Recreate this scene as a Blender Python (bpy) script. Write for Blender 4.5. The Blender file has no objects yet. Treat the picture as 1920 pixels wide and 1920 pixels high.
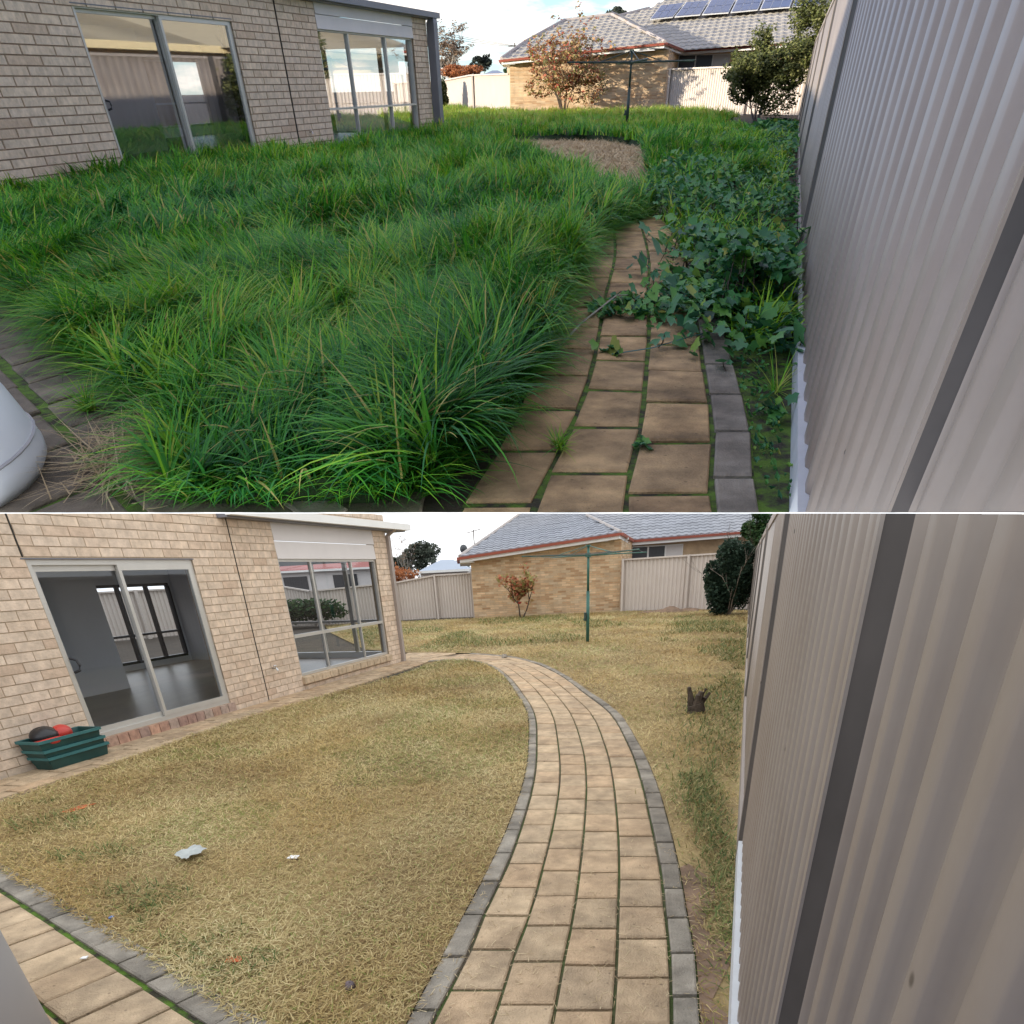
import bpy, bmesh, math, random
import numpy as np
from mathutils import Matrix, Vector

random.seed(7); RNG = np.random.default_rng(11)
scene = bpy.context.scene
COL = scene.collection
PI = math.pi

# ------------------------------------------------------------------ camera
# The two gardens stand on two levels: the tall-grass garden on the upper
# terrace (world axes), the mown one on a lower, gently tilted terrace.
CAM = Vector((0.0, 0.0, 1.0))
def garden_axes(dx, dy, dz):
    d = np.array([dx, dy, dz], float); d /= np.linalg.norm(d)
    z = np.array([0, 0, 1.0]); y = z - (z @ d) * d; y /= np.linalg.norm(y)
    x = np.cross(y, -d)
    return np.array([x, y, -d])
AX_A = garden_axes(15., 849., 1180.)
AX_B = garden_axes(95., 1912., 1180.)
cam_data = bpy.data.cameras.new('camera')
cam = bpy.data.objects.new('camera', cam_data); COL.objects.link(cam)
cam_data.sensor_width = 36.0; cam_data.sensor_fit = 'HORIZONTAL'
cam_data.lens = 22.125
cam_data.shift_x = -25.0 / 1920; cam_data.shift_y = 840.0 / 1920
cam_data.clip_start = 0.02; cam_data.clip_end = 3000
Rc = Matrix([[AX_A[i][0], -AX_A[i][1], -AX_A[i][2]] for i in range(3)])
cam.matrix_world = Matrix.Translation(CAM) @ Rc.to_4x4()
scene.camera = cam
RB = Matrix((AX_A @ AX_B.T).tolist())
HB = 1.5
G = {'A': Matrix.Identity(4),
     'B': Matrix.Translation(CAM - RB @ Vector((0, 0, HB))) @ RB.to_4x4()}
# boundary between the terraces: a plane through the eye, s > 0 is below it
_n = AX_A @ np.array([0.0, 1180.0, 839.0]); _n = _n / np.linalg.norm(_n)
S_N = Vector(_n.tolist())
def sdist(P):      # P (N,3) world coordinates
    return (P - np.array(CAM)) @ _n

# ------------------------------------------------------------------ light
SUN_DIR = Vector((0.875, 0.484, -0.088)).normalized()
world = bpy.data.worlds.new('World'); scene.world = world; world.use_nodes = True
wn = world.node_tree.nodes; wl = world.node_tree.links; wn.clear()
w_out = wn.new('ShaderNodeOutputWorld'); w_bg = wn.new('ShaderNodeBackground')
sky = wn.new('ShaderNodeTexSky'); sky.sky_type = 'NISHITA'; sky.sun_disc = False
sky.sun_elevation = math.radians(32); sky.sun_rotation = math.atan2(-SUN_DIR.x, -SUN_DIR.y)
sky.ozone_density = 2.6; sky.air_density = 1.0; sky.dust_density = 0.1
tc = wn.new('ShaderNodeTexCoord'); mp = wn.new('ShaderNodeMapping'); mp.inputs['Scale'].default_value = (3.0, 1.0, 16.0)
nz = wn.new('ShaderNodeTexNoise'); nz.inputs['Scale'].default_value = 3.4; nz.inputs['Detail'].default_value = 6; nz.inputs['Roughness'].default_value = .58
rp = wn.new('ShaderNodeValToRGB'); rp.color_ramp.elements[0].position = .44; rp.color_ramp.elements[1].position = .60
mx = wn.new('ShaderNodeMixRGB'); mx.inputs[2].default_value = (6.8, 6.3, 5.8, 1)
wl.new(tc.outputs['Generated'], mp.inputs[0]); wl.new(mp.outputs[0], nz.inputs['Vector']); wl.new(nz.outputs[0], rp.inputs[0])
wl.new(rp.outputs[0], mx.inputs[0]); tn_ = wn.new('ShaderNodeMixRGB'); tn_.blend_type = 'MULTIPLY'; tn_.inputs[0].default_value = 1; tn_.inputs[2].default_value = (.48, .66, .92, 1); wl.new(sky.outputs[0], tn_.inputs[1]); wl.new(tn_.outputs[0], mx.inputs[1]); wl.new(mx.outputs[0], w_bg.inputs[0])
w_bg.inputs[1].default_value = 0.15
wl.new(w_bg.outputs[0], w_out.inputs[0])
sd = bpy.data.lights.new('sun', 'SUN'); sd.energy = 5.0; sd.angle = math.radians(0.55); sd.color = (1.0, .90, .74)
so = bpy.data.objects.new('sun', sd); COL.objects.link(so)
so.rotation_euler = SUN_DIR.to_track_quat('-Z', 'Y').to_euler()
SKY_B = 1.12
scene.view_settings.view_transform = 'Standard'; scene.view_settings.look = 'None'
scene.view_settings.gamma = 1.0; scene.view_settings.exposure = 0.66
scene.view_settings.use_curve_mapping = False
scene.cycles.max_bounces = 8; scene.cycles.transparent_max_bounces = 16
scene.cycles.use_denoising = True

# ------------------------------------------------------------------ materials
MATS = {}
def mat(name, col, rough=.7, var=.12, scale=8., col2=None, bump=0., bscale=None, rnd=0., rndcol=None, metal=0.,
        stretch=(1, 1, 1), emit=None, spec=.4, detail=5, ramp=(.3, .7), transl=0., speck=None, stain=0.):
    m = bpy.data.materials.new(name); m.use_nodes = True; MATS[name] = m
    n = m.node_tree.nodes; l = m.node_tree.links; n.clear()
    out = n.new('ShaderNodeOutputMaterial'); b = n.new('ShaderNodeBsdfPrincipled')
    b.inputs['Roughness'].default_value = rough; b.inputs['Metallic'].default_value = metal
    b.inputs['Specular IOR Level'].default_value = spec
    tcn = n.new('ShaderNodeTexCoord'); mpn = n.new('ShaderNodeMapping'); mpn.inputs['Scale'].default_value = stretch
    l.new(tcn.outputs['Object'], mpn.inputs[0])
    obi = n.new('ShaderNodeObjectInfo')
    off = n.new('ShaderNodeVectorMath'); off.operation = 'ADD'
    l.new(mpn.outputs[0], off.inputs[0]); l.new(obi.outputs['Random'], off.inputs[1])
    t = n.new('ShaderNodeTexNoise'); t.inputs['Scale'].default_value = scale; t.inputs['Detail'].default_value = detail; t.inputs['Roughness'].default_value = .6
    l.new(off.outputs[0], t.inputs['Vector'])
    r = n.new('ShaderNodeValToRGB'); r.color_ramp.elements[0].position = ramp[0]; r.color_ramp.elements[1].position = ramp[1]
    c = np.array(col, float); c2 = np.array(col2, float) if col2 is not None else np.clip(c * (1 - var * 2), 0, 1)
    c1 = c if col2 is not None else np.clip(c * (1 + var), 0, 1)
    r.color_ramp.elements[0].color = (*c2, 1); r.color_ramp.elements[1].color = (*c1, 1)
    l.new(t.outputs[0], r.inputs[0]); last = r.outputs[0]
    if rnd or rndcol is not None:
        geo = n.new('ShaderNodeNewGeometry'); ad = n.new('ShaderNodeMath'); ad.operation = 'ADD'; fr = n.new('ShaderNodeMath'); fr.operation = 'FRACT'
        l.new(geo.outputs['Random Per Island'], ad.inputs[0]); l.new(obi.outputs['Random'], ad.inputs[1]); l.new(ad.outputs[0], fr.inputs[0])
        if rndcol is not None:
            r2 = n.new('ShaderNodeValToRGB'); r2.color_ramp.interpolation = 'LINEAR'
            els = r2.color_ramp.elements
            els[0].position = 0; els[0].color = (*rndcol[0], 1); els[1].position = 1; els[1].color = (*rndcol[-1], 1)
            for i, cc in enumerate(rndcol[1:-1]):
                e = els.new((i + 1) / (len(rndcol) - 1)); e.color = (*cc, 1)
            l.new(fr.outputs[0], r2.inputs[0])
            mm = n.new('ShaderNodeMixRGB'); mm.blend_type = 'MULTIPLY'; mm.inputs[0].default_value = 1
            l.new(last, mm.inputs[1]); l.new(r2.outputs[0], mm.inputs[2]); last = mm.outputs[0]
        if rnd:
            hs = n.new('ShaderNodeHueSaturation'); mr = n.new('ShaderNodeMapRange')
            mr.inputs[3].default_value = 1 - rnd; mr.inputs[4].default_value = 1 + rnd
            l.new(fr.outputs[0], mr.inputs[0]); l.new(mr.outputs[0], hs.inputs['Value']); l.new(last, hs.inputs['Color']); last = hs.outputs[0]
    if stain:
        ts = n.new('ShaderNodeTexNoise'); ts.inputs['Scale'].default_value = 1.7; ts.inputs['Detail'].default_value = 8; ts.inputs['Roughness'].default_value = .7
        l.new(mpn.outputs[0], ts.inputs['Vector']); rs = n.new('ShaderNodeValToRGB'); rs.color_ramp.elements[0].position = .38; rs.color_ramp.elements[1].position = .56
        k_ = 1 - stain; rs.color_ramp.elements[0].color = (k_, k_ * .97, k_ * .95, 1); rs.color_ramp.elements[1].color = (1, 1, 1, 1)
        m3 = n.new('ShaderNodeMixRGB'); m3.blend_type = 'MULTIPLY'; m3.inputs[0].default_value = 1
        l.new(ts.outputs[0], rs.inputs[0]); l.new(last, m3.inputs[1]); l.new(rs.outputs[0], m3.inputs[2]); last = m3.outputs[0]
    if speck:
        vo = n.new('ShaderNodeTexVoronoi'); vo.inputs['Scale'].default_value = speck[0]; l.new(mpn.outputs[0], vo.inputs['Vector'])
        rs = n.new('ShaderNodeValToRGB'); rs.color_ramp.elements[0].position = speck[1]; rs.color_ramp.elements[1].position = speck[1] * 1.5
        k_ = speck[2]; rs.color_ramp.elements[0].color = (k_, k_, k_, 1); rs.color_ramp.elements[1].color = (1, 1, 1, 1)
        m3 = n.new('ShaderNodeMixRGB'); m3.blend_type = 'MULTIPLY'; m3.inputs[0].default_value = 1
        l.new(vo.outputs['Distance'], rs.inputs[0]); l.new(last, m3.inputs[1]); l.new(rs.outputs[0], m3.inputs[2]); last = m3.outputs[0]
    l.new(last, b.inputs['Base Color'])
    if bump:
        t2 = n.new('ShaderNodeTexNoise'); t2.inputs['Scale'].default_value = bscale or scale * 6; t2.inputs['Detail'].default_value = 6
        l.new(off.outputs[0], t2.inputs['Vector'])
        bp = n.new('ShaderNodeBump'); bp.inputs['Strength'].default_value = bump; bp.inputs['Distance'].default_value = .01
        l.new(t2.outputs[0], bp.inputs['Height']); l.new(bp.outputs[0], b.inputs['Normal'])
    if emit: 
        b.inputs['Emission Color'].default_value = (*emit[0], 1); b.inputs['Emission Strength'].default_value = emit[1]
    if transl:
        tr = n.new('ShaderNodeBsdfTranslucent'); l.new(last, tr.inputs[0]); ms = n.new('ShaderNodeMixShader'); ms.inputs[0].default_value = transl
        l.new(b.outputs[0], ms.inputs[1]); l.new(tr.outputs[0], ms.inputs[2]); l.new(ms.outputs[0], out.inputs[0])
    else:
        l.new(b.outputs[0], out.inputs[0])
    return m
def blade_mat(name, cols, transl=.35, rough=.5, patch=None, pscale=.5, pstretch=(1, 1, 1)):
    """leaf / blade colour from a per-blade tint attribute, with broad colour patches"""
    m = bpy.data.materials.new(name); m.use_nodes = True; MATS[name] = m
    n = m.node_tree.nodes; l = m.node_tree.links; n.clear()
    out = n.new('ShaderNodeOutputMaterial'); b = n.new('ShaderNodeBsdfPrincipled'); b.inputs['Roughness'].default_value = rough
    b.inputs['Specular IOR Level'].default_value = .18
    a = n.new('ShaderNodeAttribute'); a.attribute_name = 'tint'
    r = n.new('ShaderNodeValToRGB'); els = r.color_ramp.elements
    els[0].position = 0; els[0].color = (*cols[0], 1); els[1].position = 1; els[1].color = (*cols[-1], 1)
    for i, c in enumerate(cols[1:-1]):
        e = els.new((i + 1) / (len(cols) - 1)); e.color = (*c, 1)
    l.new(a.outputs['Fac'], r.inputs[0]); last = r.outputs[0]
    if patch:
        tcn = n.new('ShaderNodeTexCoord'); mpn = n.new('ShaderNodeMapping'); mpn.inputs['Scale'].default_value = pstretch
        t = n.new('ShaderNodeTexNoise'); t.inputs['Scale'].default_value = pscale; t.inputs['Detail'].default_value = 4
        l.new(tcn.outputs['Object'], mpn.inputs[0]); l.new(mpn.outputs[0], t.inputs['Vector'])
        rr = n.new('ShaderNodeValToRGB'); rr.color_ramp.elements[0].position = .4; rr.color_ramp.elements[1].position = .62
        rr.color_ramp.elements[0].color = (1, 1, 1, 1); rr.color_ramp.elements[1].color = (*patch, 1)
        l.new(t.outputs[0], rr.inputs[0])
        mm = n.new('ShaderNodeMixRGB'); mm.blend_type = 'MULTIPLY'; mm.inputs[0].default_value = 1
        l.new(last, mm.inputs[1]); l.new(rr.outputs[0], mm.inputs[2]); last = mm.outputs[0]
    l.new(last, b.inputs['Base Color'])
    tr = n.new('ShaderNodeBsdfTranslucent'); l.new(last, tr.inputs[0]); ms = n.new('ShaderNodeMixShader'); ms.inputs[0].default_value = transl
    l.new(b.outputs[0], ms.inputs[1]); l.new(tr.outputs[0], ms.inputs[2]); l.new(ms.outputs[0], out.inputs[0])
    return m
def glass_mat(name, tint, base, grazing):
    m = bpy.data.materials.new(name); m.use_nodes = True; MATS[name] = m
    n = m.node_tree.nodes; l = m.node_tree.links; n.clear()
    out = n.new('ShaderNodeOutputMaterial'); t = n.new('ShaderNodeBsdfTransparent'); t.inputs[0].default_value = (*tint, 1)
    g = n.new('ShaderNodeBsdfGlossy'); g.inputs['Roughness'].default_value = .015; g.inputs[0].default_value = (.95, .97, 1, 1)
    lw = n.new('ShaderNodeLayerWeight'); lw.inputs[0].default_value = .35
    mr = n.new('ShaderNodeMapRange'); mr.inputs[3].default_value = base; mr.inputs[4].default_value = grazing
    l.new(lw.outputs['Fresnel'], mr.inputs[0]); ms = n.new('ShaderNodeMixShader'); l.new(mr.outputs[0], ms.inputs[0])
    l.new(t.outputs[0], ms.inputs[1]); l.new(g.outputs[0], ms.inputs[2]); l.new(ms.outputs[0], out.inputs[0])
    return m
SA = (1, .45, 1.6)   # texture proportions of the upper garden
SB = (1, .67, 1.06)
M = MATS
mat('brick', (.68, .56, .445), .85, .14, 9, bump=.5, bscale=60, rndcol=[(1.0, .97, .93), (.93, .90, .87), (1.05, 1.02, .99), (.85, .77, .71), (1.0, .95, .9), (1.04, 1.0, .95), (.97, .94, .92), (1.06, 1.02, .97)])
mat('mortar', (.42, .32, .22), .95, .1, 30, bump=.3)
mat('mortar_brown', (.33, .24, .17), .95, .1, 30, bump=.3)
mat('mortar_light', (.50, .38, .24), .95, .12, 12)
mat('brick_yellow', (.64, .49, .32), .85, .12, 3, rndcol=[(1, 1, 1), (.78, .72, .68), (1.1, 1.02, .95), (.66, .52, .42), (1.0, .9, .8)])
mat('brick_sill', (.52, .40, .27), .85, .15, 12, rnd=.1, bump=.4)
mat('brick_red', (.42, .28, .21), .9, .2, 14, rndcol=[(1, 1, 1), (1.25, 1.1, 1.0), (.8, .75, .8), (1.1, 1.3, 1.4)], bump=.5)
mat('joint', (.03, .028, .025), .9)
mat('cream_metal', (.56, .49, .43), .55, .03, 2, spec=.3, ramp=(.2, .8))
mat('fence_near', (.285, .238, .202), .42, .10, 1.2, spec=.5, stain=.10, speck=(5, .028, .35), bump=.05, bscale=25, ramp=(.2, .8))
mat('post_metal', (.34, .29, .26), .5, .05, 2, spec=.4)
mat('post_recess_shade', (.075, .064, .058), .6, .2, 3)  # dark tone stands in for the shade inside the post channel
mat('white_strip', (.62, .64, .66), .5, .05, 6)
mat('alu_frame', (.52, .50, .46), .35, .04, 3, metal=.25)
mat('dark_frame', (.035, .035, .04), .4)
mat('white_paint', (.78, .77, .74), .5, .03, 2)
mat('board', (.66, .62, .60), .6, .03, 1.5)
mat('grey_trim', (.16, .16, .18), .5, .05, 3)
mat('red_trim', (.33, .095, .065), .45, .06, 2)
mat('gutter_white', (.74, .73, .70), .4, .03, 2)
mat('inner_wall', (.74, .76, .78), .8, .03, .7)
mat('inner_floor', (.22, .19, .17), .35, .12, 2.5, stretch=(1, .2, 1), spec=.5)
mat('roof_tile', (.40, .37, .325), .8, .12, 1.2, rnd=.06, bump=.2, bscale=14)
mat('roof_tile_pale', (.27, .275, .30), .75, .1, 1.2, rnd=.05)
mat('ridge', (.42, .37, .34), .8, .1, 4)
mat('solar', (.02, .035, .13), .3, .1, .7, spec=.25)
mat('cream_roof', (.74, .61, .36), .5, .03, 2)
mat('far_roof', (.32, .37, .45), .6, .05, .4)
mat('red_roof', (.35, .10, .08), .6, .1, .5)
mat('paver', (.54, .41, .265), .92, .18, 7, rnd=.12, stain=.22, speck=(14, .07, .6), bump=.9, bscale=110, rndcol=[(1, 1, 1), (1.06, .98, .93), (.86, .84, .84), (1.02, 1.0, .98)])
mat('paver_a', (.54, .38, .20), .92, .3, 4, rnd=.12, stain=.3, speck=(12, .07, .6), bump=.9, bscale=90, rndcol=[(1, 1, 1), (.92, .86, .86), (.86, .84, .84), (1.05, 1.0, .95)])
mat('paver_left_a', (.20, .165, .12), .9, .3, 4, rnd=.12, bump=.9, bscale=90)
mat('kerb', (.30, .265, .215), .92, .25, 5, rnd=.14, stain=.25, bump=.8, bscale=110)
mat('soil', (.07, .052, .036), 1.0, .35, 3, col2=(.035, .028, .02), bump=.8, bscale=30)
mat('moss', (.10, .19, .02), 1, .4, 9, col2=(.04, .035, .022), ramp=(.40, .58), bump=1., bscale=80)
mat('joint_sand', (.11, .085, .06), 1, .4, 3, col2=(.06, .11, .02), bump=1., bscale=80)
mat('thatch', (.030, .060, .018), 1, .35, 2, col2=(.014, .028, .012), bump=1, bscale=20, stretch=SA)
mat('straw_ground', (.42, .31, .145), 1, .3, 1.1, col2=(.20, .14, .065), bump=1, bscale=60, stretch=SB, ramp=(.3, .66), detail=9)
mat('dry_patch', (.70, .52, .29), 1, .2, 2, col2=(.25, .17, .09), bump=1, bscale=30, stretch=SA)
mat('dirt', (.25, .165, .11), 1, .25, 5, bump=.8, bscale=40)
mat('green_paint', (.035, .13, .10), .4, .2, 6)
mat('dark_pole', (.03, .055, .045), .45, .2, 6)
mat('tub_green', (.012, .06, .055), .42, .15, 5, spec=.5)
mat('tub_rim', (.04, .15, .15), .45, .1, 5)
mat('helmet_black', (.02, .02, .022), .35)
mat('helmet_red', (.55, .05, .035), .4)
mat('bark', (.10, .075, .055), .95, .3, 12, bump=1)
mat('bark_grey', (.30, .25, .21), .95, .2, 5, bump=.5)
mat('bark_pale', (.36, .33, .29), .95, .15, 3)
mat('plastic_white', (.72, .74, .76), .35, .02, 1.5, spec=.5)
mat('tank_grey', (.40, .39, .40), .5, .02, 1.5)
mat('paper', (.40, .42, .40), .6, .1, 9)
mat('orange', (.62, .13, .04), .7, .2, 9)
mat('blue', (.02, .15, .45), .5)
mat('stone', (.12, .085, .09), .5, .3, 9)
mat('rust', (.22, .09, .04), .7, .3, 9)
mat('wire', (.06, .065, .07), .5)
mat('pole_wood', (.10, .08, .07), .9, .2, 3)
mat('chrome', (.5, .5, .48), .25, metal=.9)
mat('far_wood', (.10, .14, .09), 1, .3, .12, col2=(.05, .07, .05), bump=.4, bscale=1)
blade_mat('grass', [(.022, .13, .035), (.045, .24, .035), (.10, .37, .03), (.26, .50, .03), (.44, .40, .13)], .35, .6, patch=(1.25, 1.1, .7), pscale=.25, pstretch=SA)
blade_mat('grass_sun', [(.10, .25, .02), (.16, .34, .02), (.26, .40, .03)], .4, .5)
blade_mat('straw', [(.25, .16, .075), (.42, .32, .145), (.57, .46, .225), (.72, .61, .35), (.25, .29, .08)], .2, .7, patch=(.84, .74, .58), pscale=.8, pstretch=SB)
blade_mat('mown_green', [(.06, .11, .03), (.12, .18, .05), (.28, .26, .10), (.30, .24, .10)], .25, .6)
blade_mat('clipping', [(.34, .25, .14), (.52, .40, .24), (.66, .54, .34)], .15, .8)
blade_mat('weed', [(.03, .12, .06), (.05, .19, .08), (.08, .26, .07), (.16, .36, .05), (.40, .40, .10)], .3, .5)
blade_mat('leaf_red', [(.42, .08, .06), (.50, .18, .10), (.52, .32, .16), (.28, .30, .10), (.34, .30, .12)], .35, .6)
blade_mat('leaf_olive', [(.07, .09, .025), (.11, .13, .04), (.17, .18, .06), (.22, .22, .09)], .25, .6)
blade_mat('leaf_dark', [(.016, .035, .022), (.03, .055, .035), (.05, .08, .05)], .2, .6)
blade_mat('leaf_hedge', [(.02, .05, .02), (.04, .09, .03), (.08, .13, .04)], .25, .6)
blade_mat('leaf_gum', [(.06, .075, .06), (.10, .12, .09), (.15, .16, .12)], .3, .7)
blade_mat('leaf_orange', [(.45, .15, .05), (.52, .22, .09), (.40, .20, .12)], .3, .7)
blade_mat('twig_tan', [(.22, .15, .10), (.30, .21, .14), (.16, .11, .08)], .05, .9)
glass_mat('glass_a', (.95, .97, .98), .37, 1.0)
glass_mat('glass_b', (.78, .82, .86), .04, .40)
glass_mat('glass_in', (.85, .88, .90), .02, .3)
m = bpy.data.materials.new('sky_light'); m.use_nodes = True; n = m.node_tree.nodes; l = m.node_tree.links; n.clear()
o_ = n.new('ShaderNodeOutputMaterial'); e_ = n.new('ShaderNodeEmission'); tcn = n.new('ShaderNodeTexCoord')
t_ = n.new('ShaderNodeTexNoise'); t_.inputs['Scale'].default_value = .07; t_.inputs['Detail'].default_value = 5
r_ = n.new('ShaderNodeValToRGB'); r_.color_ramp.elements[0].position = .35; r_.color_ramp.elements[1].position = .6
r_.color_ramp.elements[0].color = (.84, .90, .98, 1); r_.color_ramp.elements[1].color = (1, 1, 1, 1)
l.new(tcn.outputs['Object'], t_.inputs[0]); l.new(t_.outputs[0], r_.inputs[0]); l.new(r_.outputs[0], e_.inputs[0]); e_.inputs[1].default_value = SKY_B
l.new(e_.outputs[0], o_.inputs[0]); MATS['sky_light'] = m

# ------------------------------------------------------------------ scene helpers
ALLOBJ = []          # (object, garden, clip?)
def tag(o, label=None, cat=None, group=None, kind=None):
    if label: o['label'] = label
    if cat: o['category'] = cat
    if group: o['group'] = group
    if kind: o['kind'] = kind
    return o
def thing(name, label, cat, g, loc=(0, 0, 0), group=None):
    o = bpy.data.objects.new(name, None); COL.objects.link(o)
    o.empty_display_size = .1
    o.matrix_world = G[g] @ Matrix.Translation(loc)
    tag(o, label, cat, group); o['_loc'] = tuple(loc); o['_g'] = g
    return o
def rootloc(p):
    while p.parent is not None: p = p.parent
    return np.array(p['_loc'])
class MB:
    def __init__(s): s.v = []; s.f = []; s.m = []; s.mi = 0
    def add(s, vs, fs):
        k = len(s.v); s.v += [tuple(map(float, v)) for v in vs]
        for f in fs: s.f.append(tuple(k + i for i in f)); s.m.append(s.mi)
    def hexa(s, p):   # 8 points: bottom ring 0-3, top ring 4-7
        s.add(p, [(3, 2, 1, 0), (4, 5, 6, 7), (0, 1, 5, 4), (1, 2, 6, 5), (2, 3, 7, 6), (3, 0, 4, 7)])
    def box(s, x0, x1, y0, y1, z0, z1, f=None):
        p = [(x0, y0, z0), (x1, y0, z0), (x1, y1, z0), (x0, y1, z0), (x0, y0, z1), (x1, y0, z1), (x1, y1, z1), (x0, y1, z1)]
        if f: p = [f(*q) for q in p]
        s.hexa(p)
    def quad(s, a, b, c, d): s.add([a, b, c, d], [(0, 1, 2, 3)])
    def tube(s, pts, rad, seg=6, K=(1, 1, 1), caps=True):
        pts = [np.array(p, float) for p in pts]; K = np.array(K, float)
        if not hasattr(rad, '__len__'): rad = [rad] * len(pts)
        rings = []
        for i, p in enumerate(pts):
            t = (pts[min(i + 1, len(pts) - 1)] - pts[max(i - 1, 0)]) / K; t /= (np.linalg.norm(t) + 1e-9)
            a = np.array([0, 0, 1.]) if abs(t[2]) < .9 else np.array([1., 0, 0])
            u = np.cross(t, a); u /= np.linalg.norm(u); w = np.cross(t, u)
            rings.append([p + K * (math.cos(2 * PI * j / seg) * u + math.sin(2 * PI * j / seg) * w) * rad[i] for j in range(seg)])
        vs = [v for r in rings for v in r]
        fs = [(i * seg + j, i * seg + (j + 1) % seg, (i + 1) * seg + (j + 1) % seg, (i + 1) * seg + j) for i in range(len(pts) - 1) for j in range(seg)]
        if caps: fs += [tuple(range(seg))[::-1], tuple((len(pts) - 1) * seg + j for j in range(seg))]
        s.add(vs, fs)
    def build(s, name, mats, parent=None, g='A', smooth=False, loc=None, kind=None, clip=True, auto=None):
        loc = rootloc(parent) if parent is not None else np.array(loc if loc is not None else (0, 0, 0))
        me = bpy.data.meshes.new(name)
        me.from_pydata([tuple(np.array(v) - loc) for v in s.v], [], s.f)
        if isinstance(mats, str): mats = [mats]
        for q in mats: me.materials.append(MATS[q])
        if len(mats) > 1: me.polygons.foreach_set('material_index', s.m)
        if smooth: me.polygons.foreach_set('use_smooth', [True] * len(s.f))
        me.update()
        return link(name, me, parent, g, loc, kind, clip)
def link(name, me, parent, g, loc, kind=None, clip=True, mtx=None):
    o = bpy.data.objects.new(name, me); COL.objects.link(o)
    if parent is not None:
        o.parent = parent
        r = parent
        while r.parent is not None: r = r.parent
        g = r['_g']
        if mtx is not None: o.matrix_basis = mtx
    else:
        o.matrix_world = G[g] @ Matrix.Translation(loc)
        if mtx is not None: o.matrix_world = G[g] @ Matrix.Translation(loc) @ mtx
        o['_loc'] = tuple(float(c) for c in loc); o['_g'] = g
    if kind: o['kind'] = kind
    if clip: ALLOBJ.append((o, g))
    return o
def numpy_mesh(name, V, F, mats, tint=None, mi=None):
    """V (N,3), F (M,k) equal-size faces"""
    me = bpy.data.meshes.new(name); me.vertices.add(len(V)); me.vertices.foreach_set('co', V.astype(np.float32).ravel())
    k = F.shape[1]; me.loops.add(F.size); me.loops.foreach_set('vertex_index', F.astype(np.int32).ravel())
    me.polygons.add(len(F)); me.polygons.foreach_set('loop_start', (np.arange(len(F)) * k).astype(np.int32))
    if mi is not None: me.polygons.foreach_set('material_index', mi.astype(np.int32))
    for q in mats: me.materials.append(MATS[q])
    me.update(calc_edges=True)
    if tint is not None:
        a = me.attributes.new('tint', 'FLOAT', 'POINT'); a.data.foreach_set('value', tint.astype(np.float32))
    return me
def frame(ox, oy, dx, dy):
    L = math.hypot(dx, dy); dx /= L; dy /= L
    def f(u, n, z): return (ox + dx * u + dy * n, oy + dy * u - dx * n, z)
    f.ang = math.atan2(dy, dx); f.d = (dx, dy); f.n = (dy, -dx); f.o = (ox, oy)
    return f
def inpoly(x, y, poly):
    ins = np.zeros(len(x), bool); j = len(poly) - 1
    for i in range(len(poly)):
        xi, yi = poly[i]; xj, yj = poly[j]
        c = ((yi > y) != (yj > y)) & (x < (xj - xi) * (y - yi) / (yj - yi + 1e-12) + xi)
        ins ^= c; j = i
    return ins
def vnoise(x, y, seed=0, sc=1.):
    """smooth value noise"""
    x = x * sc; y = y * sc; xi = np.floor(x).astype(np.int64); yi = np.floor(y).astype(np.int64); fx = x - xi; fy = y - yi
    fx = fx * fx * (3 - 2 * fx); fy = fy * fy * (3 - 2 * fy)
    def h(a, b):
        q = (a * 374761393 + b * 668265263 + seed * 1442695041) & 0x7fffffff
        q = ((q ^ (q >> 13)) * 1274126177) & 0x7fffffff
        return ((q ^ (q >> 16)) & 0xffff) / 65535.
    return (h(xi, yi) * (1 - fx) + h(xi + 1, yi) * fx) * (1 - fy) + (h(xi, yi + 1) * (1 - fx) + h(xi + 1, yi + 1) * fx) * fy

KA = np.array([1.0, 2.17, .625]); KB = np.array([1.02, 1.49, .94])   # proportions of the two gardens
K = {'A': KA, 'B': KB}

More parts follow.
